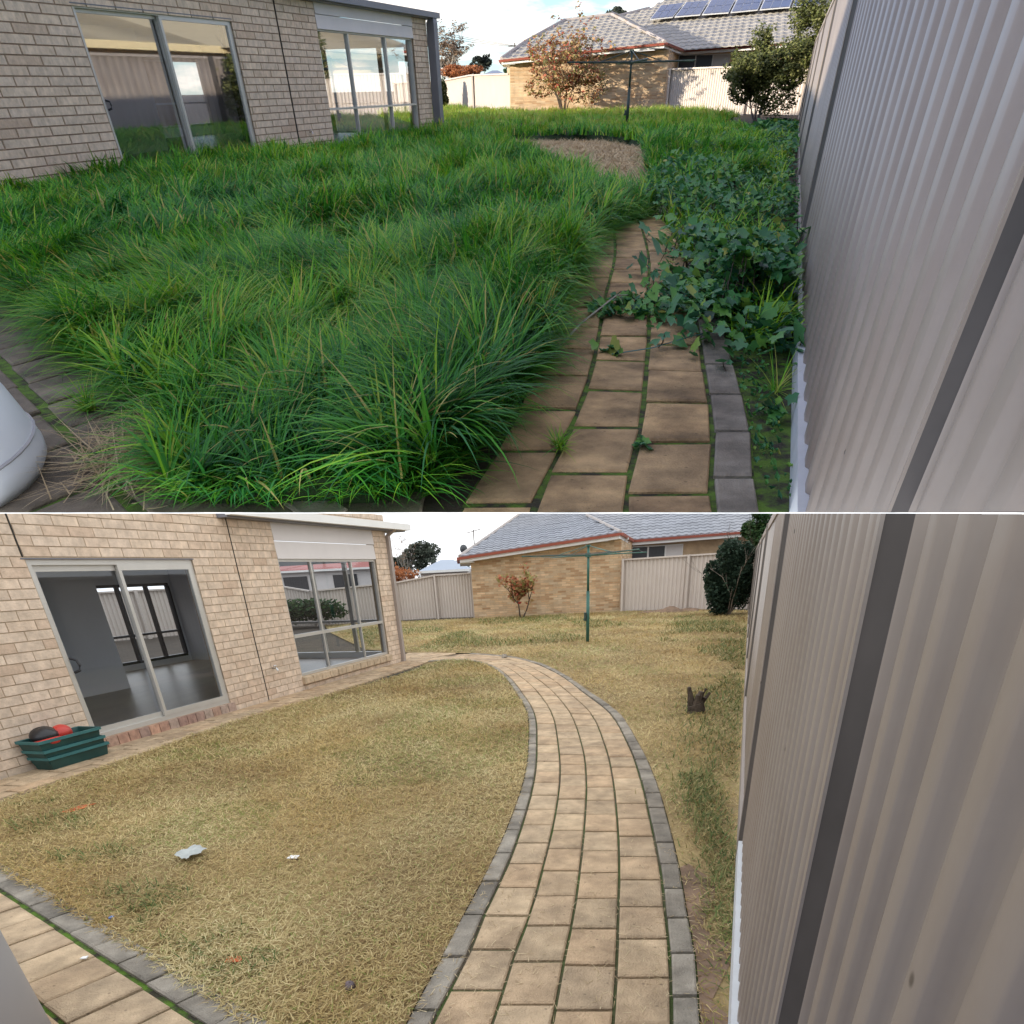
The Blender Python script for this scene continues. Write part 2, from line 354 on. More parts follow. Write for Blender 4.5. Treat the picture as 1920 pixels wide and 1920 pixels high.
# blades of grass: bent tapering strips
def blades(P, L, az, lean, droop, W, tint, seg, KK, g, keep_clip=True):
    N = len(P); t = np.linspace(0, 1, seg + 1)[None, :]
    ang0 = lean[:, None]; ang = ang0 + droop[:, None] * t      # angle from vertical along the blade
    ds = (L / seg)[:, None]
    hx = np.concatenate([np.zeros((N, 1)), np.cumsum(np.sin(ang[:, :-1]) * ds, 1)], 1)
    hz = np.concatenate([np.zeros((N, 1)), np.cumsum(np.cos(ang[:, :-1]) * ds, 1)], 1)
    ca, sa = np.cos(az)[:, None], np.sin(az)[:, None]
    wv = W[:, None] * (1 - t ** 1.6) * .5
    C = np.stack([hx * ca, hx * sa, hz], 2)
    Wd = np.stack([-sa * wv, ca * wv, np.zeros_like(wv)], 2)
    Lf = (C[:, :, :] + Wd) * KK + P[:, None, :]; Rt = (C[:, :, :] - Wd) * KK + P[:, None, :]
    zmin = .006
    Lf[:, :, 2] = np.maximum(Lf[:, :, 2], zmin + .3 * Lf[:, :, 2] * 0); Rt[:, :, 2] = np.maximum(Rt[:, :, 2], zmin)
    V = np.stack([Lf, Rt], 2).reshape(N, -1, 3)             # N,(seg+1)*2,3
    if keep_clip:
        Rg = np.array(G[g].to_3x3()); T = np.array(G[g].translation)
        s = sdist((V.reshape(-1, 3) @ Rg.T) + T).reshape(N, -1)
        ok = (s.max(1) < -.002) if g == 'A' else (s.min(1) > .002)
        V = V[ok]; tint = tint[ok]; N = len(V)
    base = (np.arange(N) * (seg + 1) * 2)[:, None, None]
    q = np.array([[2 * i, 2 * i + 1, 2 * i + 3, 2 * i + 2] for i in range(seg)])[None]
    F = (base + q).reshape(-1, 4)
    return V.reshape(-1, 3), F, np.repeat(tint, (seg + 1) * 2)
def merge(parts):
    V = []; F = []; T = []; k = 0
    for v, f, t in parts: V.append(v); F.append(f + k); T.append(t); k += len(v)
    return np.concatenate(V), np.concatenate(F), np.concatenate(T)
def leaves(C, size, KK, tint, tilt=1.0, elong=1.5):
    """small folded leaf quads at centres C"""
    N = len(C); a = RNG.uniform(0, 2 * PI, N); b = RNG.uniform(-1, 1, N) * tilt
    u = np.stack([np.cos(a), np.sin(a), b], 1); u /= np.linalg.norm(u, axis=1)[:, None]
    r = RNG.normal(size=(N, 3)); w = np.cross(u, r); w /= np.linalg.norm(w, axis=1)[:, None] + 1e-9
    s = size[:, None]
    V = np.stack([C - u * s * elong * .5 * KK, C - w * s * .5 * KK, C + u * s * elong * .5 * KK, C + w * s * .5 * KK], 1).reshape(-1, 3)
    return V, np.arange(N * 4).reshape(N, 4), np.repeat(tint, 4)
def scene_leaf_object(name, parts, matn, parent=None, g='A', loc=(0, 0, 0), kind=None):
    V, F, T = merge(parts)
    loc = rootloc(parent) if parent is not None else np.array(loc, float)
    me = numpy_mesh(name, V - loc, F, [matn], T)
    return link(name, me, parent, g, loc, kind, clip=True)

# ------------------------------------------------------------------ ground
PA = [(-120, -3), (120, -3), (120, 420), (-120, 420)]
def ground_sheet(name, g, y0, y1, x0, x1, matn, z=0.):
    b = MB(); b.quad((x0, y0, z), (x1, y0, z), (x1, y1, z), (x0, y1, z))
    o = b.build(name, matn, None, g); o['kind'] = 'structure'; return o
ground_sheet('ground', 'A', .5, 500, -250, 250, 'soil')
ground_sheet('ground', 'B', -2, 75, -45, 45, 'soil')

# sky over the lower garden: an overcast shell
b = MB()
YB = 74.0
Gi = G['B'].inverted()
def on_S(x, y):    # height (garden B) of the boundary plane at x,y
    a = G['B'].to_3x3(); nn = a.transposed() @ S_N
    o = Gi @ CAM
    return o.z - (nn.x * (x - o.x) + nn.y * (y - o.y)) / nn.z
def sz(x, y): return on_S(x, y) - .0001 - .00012 * max(y, 0)
for (x0, x1) in ((-44, 44),):
    b.quad((x0, .12, sz(x0, .12)), (x1, .12, sz(x1, .12)), (x1, YB, sz(x1, YB)), (x0, YB, sz(x0, YB)))
    b.quad((x0, YB, -.5), (x1, YB, -.5), (x1, YB, sz(x1, YB)), (x0, YB, sz(x0, YB)))
    for x in (x0, x1):
        b.quad((x, .12, -.5), (x, YB, -.5), (x, YB, sz(x, YB)), (x, .12, sz(x, .12)))
o = b.build('sky', 'sky_light', None, 'B', clip=False); o['kind'] = 'structure'

# ------------------------------------------------------------------ pavers
def paver_mesh(q, t=.03, gap=.012, bev=.006, ky=1.5):
    """q: four ground corners (garden coords, ccw); returns MB slab with chamfer"""
    q = [np.array(p, float) for p in q]; c = sum(q) / 4
    def ring(d, z):
        r = []
        for i in range(4):
            p = q[i]; v = c - p
            e1 = q[(i + 1) % 4] - p; e2 = q[(i - 1) % 4] - p
            e1 = e1 / np.linalg.norm(e1); e2 = e2 / np.linalg.norm(e2)
            w = (e1 + e2) * d; r.append((p[0] + w[0], p[1] + w[1] * ky, z))
        return r
    b = MB(); R0 = ring(gap, 0.0); R1 = ring(gap, t - bev); R2 = ring(gap + bev * 1.3, t)
    b.add(R0 + R1 + R2, [(0, 1, 5, 4), (1, 2, 6, 5), (2, 3, 7, 6), (3, 0, 4, 7), (4, 5, 9, 8), (5, 6, 10, 9), (6, 7, 11, 10), (7, 4, 8, 11), (8, 9, 10, 11)])
    return b
def resample(pts, xs):
    P = np.array(pts, float); d = np.r_[0, np.cumsum(np.linalg.norm(np.diff(P, axis=0), axis=1))]
    return d
def smooth_curve(pts, n=200):
    P = np.array(pts, float); d = np.r_[0, np.cumsum(np.linalg.norm(np.diff(P, axis=0), axis=1))]
    # Catmull-Rom
    out = []
    m = len(P)
    for i in range(m - 1):
        p0 = P[max(i - 1, 0)]; p1 = P[i]; p2 = P[i + 1]; p3 = P[min(i + 2, m - 1)]
        for t in np.linspace(0, 1, 24, endpoint=False):
            out.append(.5 * ((2 * p1) + (-p0 + p2) * t + (2 * p0 - 5 * p1 + 4 * p2 - p3) * t * t + (-p0 + 3 * p1 - 3 * p2 + p3) * t ** 3))
    out.append(P[-1]); return np.array(out)
def lay_lane(LA, LB, pitch, start, parent, name, matn, gap, KK, count=999, tz=.03, jitter=.004, skip=None, loc=None):
    """pavers between two edge curves (arrays with equal index meaning), joints every pitch along the middle"""
    mid = (LA + LB) / 2; d = np.r_[0, np.cumsum(np.linalg.norm(np.diff(mid, axis=0), axis=1))]
    def at(C, s): return np.array([np.interp(s, d, C[:, 0]), np.interp(s, d, C[:, 1])])
    s = start; k = 0
    while s + pitch < d[-1] + pitch * .5 and k < count:
        s1 = min(s + pitch, d[-1]); s0 = max(s, 0)
        if s1 - s0 > pitch * .25:
            q = [at(LA, s0), at(LB, s0), at(LB, s1), at(LA, s1)]
            e = q[1] - q[0]; f = q[2] - q[1]
            if e[0] * f[1] - e[1] * f[0] < 0: q = q[::-1]
            if not (skip and skip(sum(q) / 4)):
                b = paver_mesh(q, tz + random.uniform(-jitter, jitter), gap, ky=KK[1])
                ob = b.build(name, matn, parent)
        s += pitch; k += 1

# --- lower garden path: rows of (kerb, 4 lanes, kerb) edges, from near to far
ROWS_B = [
 [(-.54,1.60),(-.45,1.59),(-.21,1.57),(.02,1.55),(.25,1.53),(.46,1.51),(.57,1.50)],
 [(-.46,2.07),(-.35,2.06),(-.12,2.04),(.11,2.02),(.34,2.0),(.56,1.98),(.67,1.97)],
 [(-.38,2.47),(-.26,2.46),(-.05,2.44),(.18,2.42),(.41,2.39),(.64,2.37),(.755,2.36)],
 [(-.30,2.9),(-.19,2.89),(.04,2.86),(.26,2.84),(.48,2.82),(.71,2.79),(.82,2.78)],
 [(-.19,3.46),(-.08,3.45),(.13,3.42),(.345,3.39),(.57,3.37),(.80,3.34),(.91,3.32)],
 [(-.07,4.21),(.03,4.19),(.24,4.16),(.45,4.13),(.67,4.1),(.89,4.07),(1.01,4.05)],
 [(.06,5.27),(.15,5.25),(.36,5.21),(.575,5.17),(.79,5.14),(1.01,5.1),(1.13,5.08)],
 [(.13,6.43),(.22,6.42),(.43,6.37),(.66,6.32),(.88,6.27),(1.10,6.23),(1.21,6.2)],
 [(.17,8.11),(.26,8.1),(.47,8.05),(.69,7.99),(.93,7.92),(1.15,7.87),(1.26,7.84)],
 [(.04,9.84),(.13,9.82),(.36,9.75),(.58,9.68),(.79,9.60),(.99,9.54),(1.09,9.52)],
 [(-.12,11.35),(-.03,11.30),(.17,11.23),(.39,11.15),(.61,11.08),(.83,11.01),(.93,10.98)],
 [(-.38,12.85),(-.30,12.80),(-.10,12.75),(.12,12.69),(.33,12.64),(.55,12.60),(.66,12.56)],
 [(-.84,13.95),(-.78,14.05),(-.58,13.99),(-.32,13.9),(-.04,13.8),(.22,13.66),(.35,13.59)],
 [(-1.40,14.22),(-1.35,14.35),(-1.12,14.5),(-.86,14.6),(-.55,14.62),(-.22,14.45),(-.10,14.5)],
 [(-1.75,14.0),(-1.75,14.3),(-1.62,14.7),(-1.45,15.05),(-1.22,15.25),(-1.0,15.3),(-.93,15.45)]]
path = thing('path', None, None, 'B', (0, 0, 0)); path['kind'] = 'structure'
ct = [smooth_curve([r[i] for r in ROWS_B]) for i in range(7)]
b = MB()
for i in range(len(ct[0]) - 1):
    b.quad((*ct[0][i], .012), (*ct[6][i], .012), (*ct[6][i + 1], .012), (*ct[0][i + 1], .012))
b.build('joint_sand', 'joint_sand', path)
lay_lane(ct[0], ct[1], .41, .05, path, 'kerb_paver', 'kerb', .008, KB, tz=.036)
for i, st in ((1, .28), (2, .17), (3, .13), (4, .03)):
    lay_lane(ct[i], ct[i + 1], .332, st, path, 'paver', 'paver', .007, KB)
lay_lane(ct[5], ct[6], .335, .22, path, 'kerb_paver', 'kerb', .008, KB, tz=.036)

# paved strip along the house wall, lower garden
HFB = frame(-4.91, 6.26, .307, .952)
INNER_B = [(-1.40,14.22),(-1.72,13.2),(-1.98,12.22),(-2.80,10.43),(-3.55,8.64),(-3.98,6.9),(-4.36,5.42),(-4.75,4.2)]
strip = thing('pavement', None, None, 'B', (0, 0, 0)); strip['kind'] = 'structure'
b = MB(); b.box(-2.5, 9.5, 0.0, .62, .0, .012, HFB); b.build('joint_sand', 'joint_sand', strip)
sgeo = [(np.array([HFB(u, n_, 0)[:2] for u in np.linspace(-2.4, 9.3, 120)])) for n_ in (.01, .24, .47, .66)]
for i in range(3):
    lay_lane(sgeo[i], sgeo[i + 1], .46, -.16 * i, strip, 'paver', 'paver', .009, KB, tz=.026)
# beyond the corner the strip joins the path
jn = [np.array([(-2.35, 16.1), (-1.6, 15.9), (-1.2, 15.55)]), np.array([(-2.45, 15.3), (-1.95, 15.2), (-1.62, 14.9)]), np.array([(-2.45, 14.7), (-2.0, 14.3), (-1.75, 14.1)])]
for i in range(2):
    lay_lane(jn[i], jn[i + 1], .30, 0, strip, 'paver', 'paver', .007, KB, tz=.026)

# left path of the lower garden
lp = thing('side_path', None, None, 'B', (0, 0, 0)); lp['kind'] = 'structure'
d0 = np.array([2.14, -1.73]) / math.hypot(2.14, 1.73); o0 = np.array([-3.6, 4.11])
nn0 = np.array([d0[1], -d0[0]])        # towards lower-left
def lpc(off, a=-.8, bb=4.6): return np.array([o0 + d0 * t + nn0 * off for t in np.linspace(a, bb, 60)])
b = MB(); A_, B_ = lpc(0), lpc(1.3)
b.quad((*A_[0], .012), (*A_[-1], .012), (*B_[-1], .012), (*B_[0], .012)); b.build('moss', 'moss', lp)
lay_lane(lpc(.005), lpc(.165), .275, .1, lp, 'kerb_paver', 'kerb', .006, KB, tz=.034)
for i, o_f in enumerate((.178, .50, .82)):
    lay_lane(lpc(o_f), lpc(o_f + .318), .245, .06 * i, lp, 'paver', 'paver', .006, KB)

# upper garden path
ROWS_A = [
 [(-.28,2.55),(.02,2.53),(.39,2.52),(.73,2.50),(.90,2.49)],
 [(-.22,3.0),(.07,2.99),(.43,2.97),(.78,2.96),(.96,2.95)],
 [(-.02,4.0),(.28,3.98),(.62,3.95),(.97,3.93),(1.15,3.91)],
 [(.10,4.95),(.44,4.90),(.75,4.82),(1.08,4.74),(1.26,4.71)],
 [(.24,6.1),(.585,6.01),(.92,5.97),(1.25,5.93),(1.42,5.9)],
 [(.42,7.4),(.75,7.35),(1.08,7.3),(1.42,7.25),(1.60,7.22)],
 [(.68,9.3),(1.0,9.2),(1.32,9.1),(1.66,9.02),(1.84,9.0)],
 [(.90,11.8),(1.22,11.75),(1.54,11.7),(1.86,11.65),(2.04,11.6)],
 [(1.05,14.6),(1.36,14.6),(1.68,14.6),(2.0,14.6),(2.18,14.6)]]
pa = thing('path', None, None, 'A', (0, 0, 0)); pa['kind'] = 'structure'
ca = [smooth_curve([r[i] for r in ROWS_A]) for i in range(5)]
b = MB()
for i in range(len(ca[0]) - 1):
    b.quad((*ca[0][i], .008), (*ca[4][i], .008), (*ca[4][i + 1], .008), (*ca[0][i + 1], .008))
b.build('moss', 'moss', pa)
for i, st in ((0, -.2), (1, .15), (2, -.1)):
    lay_lane(ca[i], ca[i + 1], .64, st, pa, 'paver', 'paver_a', .013, KA, tz=.02)
lay_lane(ca[3], ca[4], .62, .1, pa, 'kerb_paver', 'kerb', .010, KA, tz=.024)
la = thing('side_path', None, None, 'A', (0, 0, 0)); la['kind'] = 'structure'
dA = np.array([1.51, -2.17]); dA /= np.linalg.norm(dA); oA = np.array([-3.75, 6.16]); nA = np.array([dA[1], -dA[0]])
# joints run across in plan (their direction in the photo): cross direction
xA = np.array([.30, .62])
def lac(off, a=-2.5, bb=5.5): return np.array([oA + dA * t + xA * off for t in np.linspace(a, bb, 60)])
b = MB(); A_, B_ = lac(-1.9), lac(1.15)
b.quad((*A_[0], .008), (*A_[-1], .008), (*B_[-1], .008), (*B_[0], .008)); b.build('moss', 'moss', la)
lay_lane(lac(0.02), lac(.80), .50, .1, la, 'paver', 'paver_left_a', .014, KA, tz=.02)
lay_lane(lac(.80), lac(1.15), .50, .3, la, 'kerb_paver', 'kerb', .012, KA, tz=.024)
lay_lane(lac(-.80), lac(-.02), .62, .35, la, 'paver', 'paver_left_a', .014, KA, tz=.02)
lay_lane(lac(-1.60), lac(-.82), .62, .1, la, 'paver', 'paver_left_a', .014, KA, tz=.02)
# pavers in the bottom gap between the side path and the main path
xs = np.linspace(-1.45, -.25, 30)
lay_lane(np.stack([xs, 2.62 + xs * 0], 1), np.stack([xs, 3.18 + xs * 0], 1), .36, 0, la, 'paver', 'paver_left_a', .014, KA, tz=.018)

# ------------------------------------------------------------------ brick house
def brick_proto(L, H, D):
    b = MB(); e = min(.006, H * .12)
    # face with tiny chamfer, open back: 12 + tris
    x0, x1, z0, z1 = 0, L, 0, H
    b.add([(x0, -D, z0), (x1, -D, z0), (x1, -D, z1), (x0, -D, z1), (x0, 0, z0), (x1, 0, z0), (x1, 0, z1), (x0, 0, z1)],
          [(0, 1, 5, 4), (1, 2, 6, 5), (2, 3, 7, 6), (3, 0, 4, 7), (4, 5, 6, 7)])
    me = bpy.data.meshes.new('brick'); me.from_pydata(b.v, [], b.f); me.materials.append(MATS['brick']); me.update(); return me
def house(g, F, P):
    hs = thing('brick_house', P['label'], 'house', g, F(0, 0, 0))
    loc = rootloc(hs)
    d = P['door']; w = P['win']; ue = P['u_end']; us = P['u_start']; zt = P['z_top']; th = P['thick']; ch = P['course']; bl = P['brick']
    holes = [(d[0], d[1], d[2], d[3]), (w[0], w[1], w[2], P['clad_top'])]
    # mortar wall with the openings
    b = MB()
    def seg(u0, u1, z0, z1): b.box(u0, u1, -th, -.006 * P['ks'], z0, z1, F)
    seg(us, d[0], 0, zt); seg(d[0], d[1], d[3], zt); seg(d[0], d[1], 0, d[2]); seg(d[1], w[0], 0, zt)
    seg(w[0], w[1], 0, w[2]); seg(w[0], w[1], P['clad_top'], zt); seg(w[1], ue, 0, zt)
    b.build('wall', 'mortar' if g == 'B' else 'mortar_brown', hs)
    # bricks
    mats_me = brick_proto(bl - P['joint_u'], ch - P['joint_z'], .05)
    rows = int(zt / ch) + 1; lst = []
    for r in range(rows):
        z0 = r * ch; off = (bl / 2 if r % 2 else 0)
        k = int((us - 0) / bl) - 1
        u = k * bl + off
        while u < ue:
            segs = [(max(u, us), min(u + bl, ue))]
            for (h0, h1, hz0, hz1) in holes:
                if z0 + ch * .55 > hz0 and z0 + ch * .45 < hz1:
                    ns = []
                    for a, c in segs:
                        if c <= h0 or a >= h1: ns.append((a, c)); continue
                        if a < h0: ns.append((a, h0))
                        if c > h1: ns.append((h1, c))
                    segs = ns
            for cj in P['joints']:
                ns = []
                for a, c in segs:
                    if a < cj[0] < c and cj[1] <= z0 + ch / 2 <= cj[2]: ns += [(a, cj[0] - P['joint_u'] * .2), (cj[0] + P['joint_u'] * .8, c)]
                    else: ns.append((a, c))
                segs = ns
            for a, c in segs:
                if c - a > bl * .12: lst.append((a, c, z0))
            u += bl
    # the 300 nearest to the eye (largest in the picture) are single bricks
    eye = np.array([0, 0, 1.0 if g == 'A' else HB])
    Rg = np.array(G[g].to_3x3()); Tg = np.array(G[g].translation)
    info = []
    sgn = -1 if g == 'A' else 1
    for a, c, z0 in lst:
        pts = np.array([F(a, 0, z0), F(c, 0, z0), F(a, .0, z0 + ch), F(c, 0, z0 + ch)])
        s = sdist(pts @ Rg.T + Tg) * sgn
        if s.max() < 0: continue
        cc = pts.mean(0); vis = F.o and True
        camc = Rg @ cc + Tg - np.array(CAM)
        cx = Rc.transposed() @ Vector(camc)          # camera coords (x right, y up, -z fwd)
        px = 985 + 1180 * cx.x / -cx.z if cx.z < -.05 else -9999; py = 1800 - 1180 * cx.y / -cx.z if cx.z < -.05 else 0
        inv = -60 < px < 1980 and -40 < py < 1960
        info.append(((0 if inv else 1), np.linalg.norm(cc - eye), s.min() > 0, a, c, z0))
    info.sort(key=lambda q: (q[0], q[1]))
    rest = MB(); cut = MB(); nsingle = 0
    cache = {}
    for iv, dist, whole, a, c, z0 in info:
        L = (c - a) - P['joint_u']
        if nsingle < 300 and iv == 0 and (g == 'B' or c < P.get('single_to', 99)):
            full = abs(L - (bl - P['joint_u'])) < 1e-6
            if whole:
                key = round(L, 3)
                if key not in cache: cache[key] = mats_me if full else brick_proto(L, ch - P['joint_z'], .05)
                me = cache[key]
            else: me = brick_proto(L, ch - P['joint_z'], .05)
            pu = random.uniform(-.0012, .0015) * P['ks']
            p = F(a, pu, z0)
            mt = Matrix.Translation(Vector(p) - Vector(loc)) @ Matrix.Rotation(F.ang, 4, 'Z') @ Matrix.Scale(-1, 4, (0, 1, 0))
            o = link('brick', me, hs, g, loc, None, clip=not whole, mtx=mt); nsingle += 1
        else:
            rest.box(a, a + L, -.05, random.uniform(-.001, .0012), z0, z0 + ch - P['joint_z'], F)
    if rest.v: rest.build('brick', 'brick', hs, kind='stuff')
    # joints (expansion)
    for u, z0, z1 in P['joints']:
        b = MB(); b.box(u - .004, u + P['joint_u'] * .8, -.03, .0012, z0, z1, F); b.build('expansion_joint', 'joint', hs)
    ks = P['ks']; fw = P['fw']; fz = .045 * P['kz']
    # sliding door
    dr = MB(); f = P['frame']
    def framebox(B, u0, u1, z0, z1, n0, n1, wu, wz):
        B.box(u0, u1, n0, n1, z1 - wz, z1, F); B.box(u0, u1, n0, n1, z0, z0 + wz, F)
        B.box(u0, u0 + wu, n0, n1, z0 + wz, z1 - wz, F); B.box(u1 - wu, u1, n0, n1, z0 + wz, z1 - wz, F)
    n1_ = -.02 * ks
    framebox(dr, d[0], d[1], d[2], d[3], -.10 * ks, n1_, fw, fz)
    dro = dr.build('door', f, hs)
    mu = P['mull']
    for (a, c, nn) in ((d[0] + fw, mu + fw * .5, -.085 * ks), (mu - fw * .5, d[1] - fw, -.045 * ks)):
        s = MB(); framebox(s, a, c, d[2] + fz, d[3] - fz * 1.0, nn, nn + .03 * ks, fw * .8, fz * 1.2); so_ = s.build('sash', f, dro)
        gl = MB(); gl.quad(F(a, nn + .015 * ks, d[2] + fz), F(c, nn + .015 * ks, d[2] + fz), F(c, nn + .015 * ks, d[3] - fz), F(a, nn + .015 * ks, d[3] - fz)); gl.build('pane', P['glass'], dro)
    # door pull, dark loop on the left stile
    hs_ = .45 if g == 'A' else 1.; hb = MB(); hz_ = d[2] + (d[3] - d[2]) * .44; hu = d[0] + fw * 1.6
    hb.tube([F(hu, -.03 * ks, hz_ - .07 * P['kz']), F(hu + .02 * hs_, .03 * hs_, hz_ - .05 * P['kz']), F(hu + .03 * hs_, .04 * hs_, hz_), F(hu + .02 * hs_, .03 * hs_, hz_ + .05 * P['kz']), F(hu, -.03 * ks, hz_ + .07 * P['kz'])], .014, 6)
    hb.build('handle', 'dark_frame', dro)
    # step under the door
    st = MB(); nb = int((d[1] - d[0] + .2) / (.11 * ks * 1.4)); 
    for i in range(nb):
        a = d[0] - .05 * ks + i * (d[1] - d[0] + .1 * ks) / nb; c = d[0] - .05 * ks + (i + 1) * (d[1] - d[0] + .1 * ks) / nb - .012 * ks
        st.box(a, c, -.1, .035 * ks, .0, d[2] - .004, F)
    st.build('door_step', 'brick_red', hs)
    # lintel bar
    lb = MB(); lb.box(d[0] - .05, d[1] + .02, -.1 * ks, .004, d[3] + .002, d[3] + .014, F); lb.build('lintel', 'grey_trim', hs)
    # window
    wo = MB(); framebox(wo, w[0], w[1], w[2], w[3], -.09 * ks, -.03 * ks, fw * .8, fz * .8)
    wob = wo.build('window', f, hs)
    rail = P['rail']; rb = MB(); rb.box(w[0] + fw * .8, w[1] - fw * .8, -.085 * ks, -.025 * ks, rail - fz * .5, rail + fz * .5, F); rb.build('frame_rail', f, wob)
    for u in P['wm']:
        vb = MB(); vb.box(u - fw * .35, u + fw * .35, -.082 * ks, -.032 * ks, rail + fz * .5, w[3] - fz * .8, F); vb.build('mullion', f, wob)
        vb = MB(); vb.box(u - fw * .25, u + fw * .25, -.082 * ks, -.032 * ks, w[2] + fz * .8, rail - fz * .5, F); vb.build('mullion', f, wob)
    us_ = [w[0]] + P['wm'] + [w[1]]
    for i in range(3):
        for (z0, z1) in ((w[2], rail), (rail, w[3])):
            gl = MB(); nn = (-.06 - .004 * i) * ks
            gl.quad(F(us_[i], nn, z0), F(us_[i + 1], nn, z0), F(us_[i + 1], nn, z1), F(us_[i], nn, z1)); gl.build('pane', P['glass'], wob)
    # sill bricks
    sl = MB(); nb = 12
    for i in range(nb):
        a = w[0] - .03 + i * (w[1] - w[0] + .06) / nb
        sl.hexa([F(a, -.05, w[2] - P['sill']), F(a + (w[1] - w[0]) / nb - .012, -.05, w[2] - P['sill']), F(a + (w[1] - w[0]) / nb - .012, .055 * ks, w[2] - P['sill'] * 1.1), F(a, .055 * ks, w[2] - P['sill'] * 1.1),
                 F(a, -.05, w[2] + .004), F(a + (w[1] - w[0]) / nb - .012, -.05, w[2] + .004), F(a + (w[1] - w[0]) / nb - .012, .055 * ks, w[2] - .02), F(a, .055 * ks, w[2] - .02)])
    sl.build('sill', 'brick_sill', hs)
    # cladding boards over the window
    nbd = 2; hh = (P['clad_top'] - w[3]) / nbd
    for i in range(nbd):
        cb = MB(); z0 = w[3] + i * hh
        cb.hexa([F(w[0], -.05, z0), F(w[1], -.05, z0), F(w[1], .004 * ks, z0), F(w[0], .004 * ks, z0), F(w[0], -.05, z0 + hh - .008), F(w[1], -.05, z0 + hh - .008), F(w[1], -.012, z0 + hh - .008), F(w[0], -.012, z0 + hh - .008)])
        cb.build('board', 'board', hs)
    # eaves, gutter, downpipe
    ev = MB(); ev.box(P['eave0'], ue + .55 * P['ov'], -.4, .16 * P['ov'], P['ez'] - .05, P['ez'], F); ev.build('soffit', 'grey_trim', hs)
    gt = MB(); gt.box(P['eave0'] - .03, ue + .58 * P['ov'], .16 * P['ov'], .27 * P['ov'], P['ez'] - .03, P['ez'] + .07, F); gt.build('gutter', 'gutter_white' if g == 'B' else 'grey_trim', hs)
    dp = MB(); r = P['dpr']
    dp.box(ue - .02, ue + r * P['ks'], .003, r * .8 * P['ks'], 0.02, P['ez'] - .12, F)
    dp.hexa([F(ue - .02, .003, P['ez'] - .12), F(ue + r * ks, .003, P['ez'] - .12), F(ue + r * ks, r * .8 * ks, P['ez'] - .12), F(ue - .02, r * .8 * ks, P['ez'] - .12),
             F(ue - .02 , .10 * P['ov'], P['ez'] - .02), F(ue + r * ks, .10 * P['ov'], P['ez'] - .02), F(ue + r * ks, .24 * P['ov'], P['ez'] - .02), F(ue - .02, .24 * P['ov'], P['ez'] - .02)])
    dp.build('downpipe', 'post_metal' if g == 'B' else 'grey_trim', hs)
    # tap
    tp = MB(); tu, tz_ = P['tap']
    tp.tube([F(tu, -.02, tz_), F(tu, .07, tz_), F(tu, .09, tz_ - .035)], .014, 6); tp.tube([F(tu - .03, .05, tz_ + .03), F(tu + .03, .05, tz_ + .03)], .01, 5)
    tp.build('tap', 'chrome', hs)
    # rooms behind the glass
    ri = P['room']; D = ri['depth']; fl = MB(); fl.box(us, ri['u_end'], -D, -th - .005, d[2] - .06, d[2] - .02, F); fl.build('floor', 'inner_floor', hs, clip=False)
    cl = MB(); cl.box(us, ri['u_end'], -D, -th - .005, ri['ceil'], ri['ceil'] + .05, F); cl.build('ceiling', 'inner_wall', hs)
    pw = MB(); pw.box(us, ri['part_u'], -ri['part_n'] - .1, -ri['part_n'], d[2] - .02, ri['ceil'], F); pw.build('partition', 'inner_wall', hs)
    bw = MB(); a0, a1, c0, c1 = ri['bw']
    bw.box(us, a0, -D - .1, -D, 0, ri['ceil'], F); bw.box(a0, a1, -D - .1, -D, 0, c0, F); bw.box(a0, a1, -D - .1, -D, c1, ri['ceil'], F); bw.box(a1, ri['u_end'] + .1, -D - .1, -D, 0, ri['ceil'], F)
    bw.build('back_wall', 'inner_wall', hs)
    # frame of the far window
    bf = MB(); fw2 = fw * .9
    def fb(u0, u1, z0, z1): bf.box(u0, u1, -D - .08, -D + .02, z0, z1, F)
    fb(a0, a1, c0, c0 + .05); fb(a0, a1, c1 - .05, c1); fb(a0, a1, (c0 * .64 + c1 * .36) - .02, (c0 * .64 + c1 * .36) + .02)
    for t in (0, .33, .7, 1): fb(a0 + (a1 - a0) * t - fw2 * .4, a0 + (a1 - a0) * t + fw2 * .4, c0 + .05, c1 - .05)
    bf.build('far_window_frame', 'dark_frame' if g == 'B' else 'alu_frame', hs)
    # glazed end wall
    e0, e1 = ri['end_n']; ue2 = ri['u_end']
    eb = MB()
    eb.box(ue2, ue2 + .1, -D, -e1, 0, ri['ceil'], F)
    eb.box(ue2, ue2 + .1, -e1, -e0, ri['ceil'] - .15, ri['ceil'], F); eb.box(ue2, ue2 + .1, -e1, -e0, 0, w[2], F)
    eb.build('end_wall', 'inner_wall', hs)
    ef = MB()
    for t in (0, .3, .62, 1): ef.box(ue2 + .02, ue2 + .08, -e0 - (e1 - e0) * t - .05 * ks, -e0 - (e1 - e0) * t + .03 * ks, w[2], ri['ceil'] - .15, F)
    ef.box(ue2 + .02, ue2 + .08, -e1, -e0, rail - .02, rail + .02, F)
    ef.build('end_window_frame', 'alu_frame', hs)
    # roof: hipped body out of view, added and shaped to shade the foreground
    if P.get('roof'):
        R_ = P['roof']; rf = MB(); z0 = P['ez'] + .06; u0, u1, D2, zr = R_
        n0 = .27 * P['ov']
        e = [F(u0, n0, z0), F(u1, n0, z0), F(u1, -D2, z0), F(u0, -D2, z0)]
        rdg = [F(u0, -D2 / 2, zr), F(u1 - D2 * .75, -D2 / 2, zr)]
        rf.add(e + rdg, [(0, 1, 5, 4), (1, 2, 5), (2, 3, 4, 5), (0, 4, 3), (0, 3, 2, 1)]); rf.build('roof', 'roof_tile', hs, clip=False)
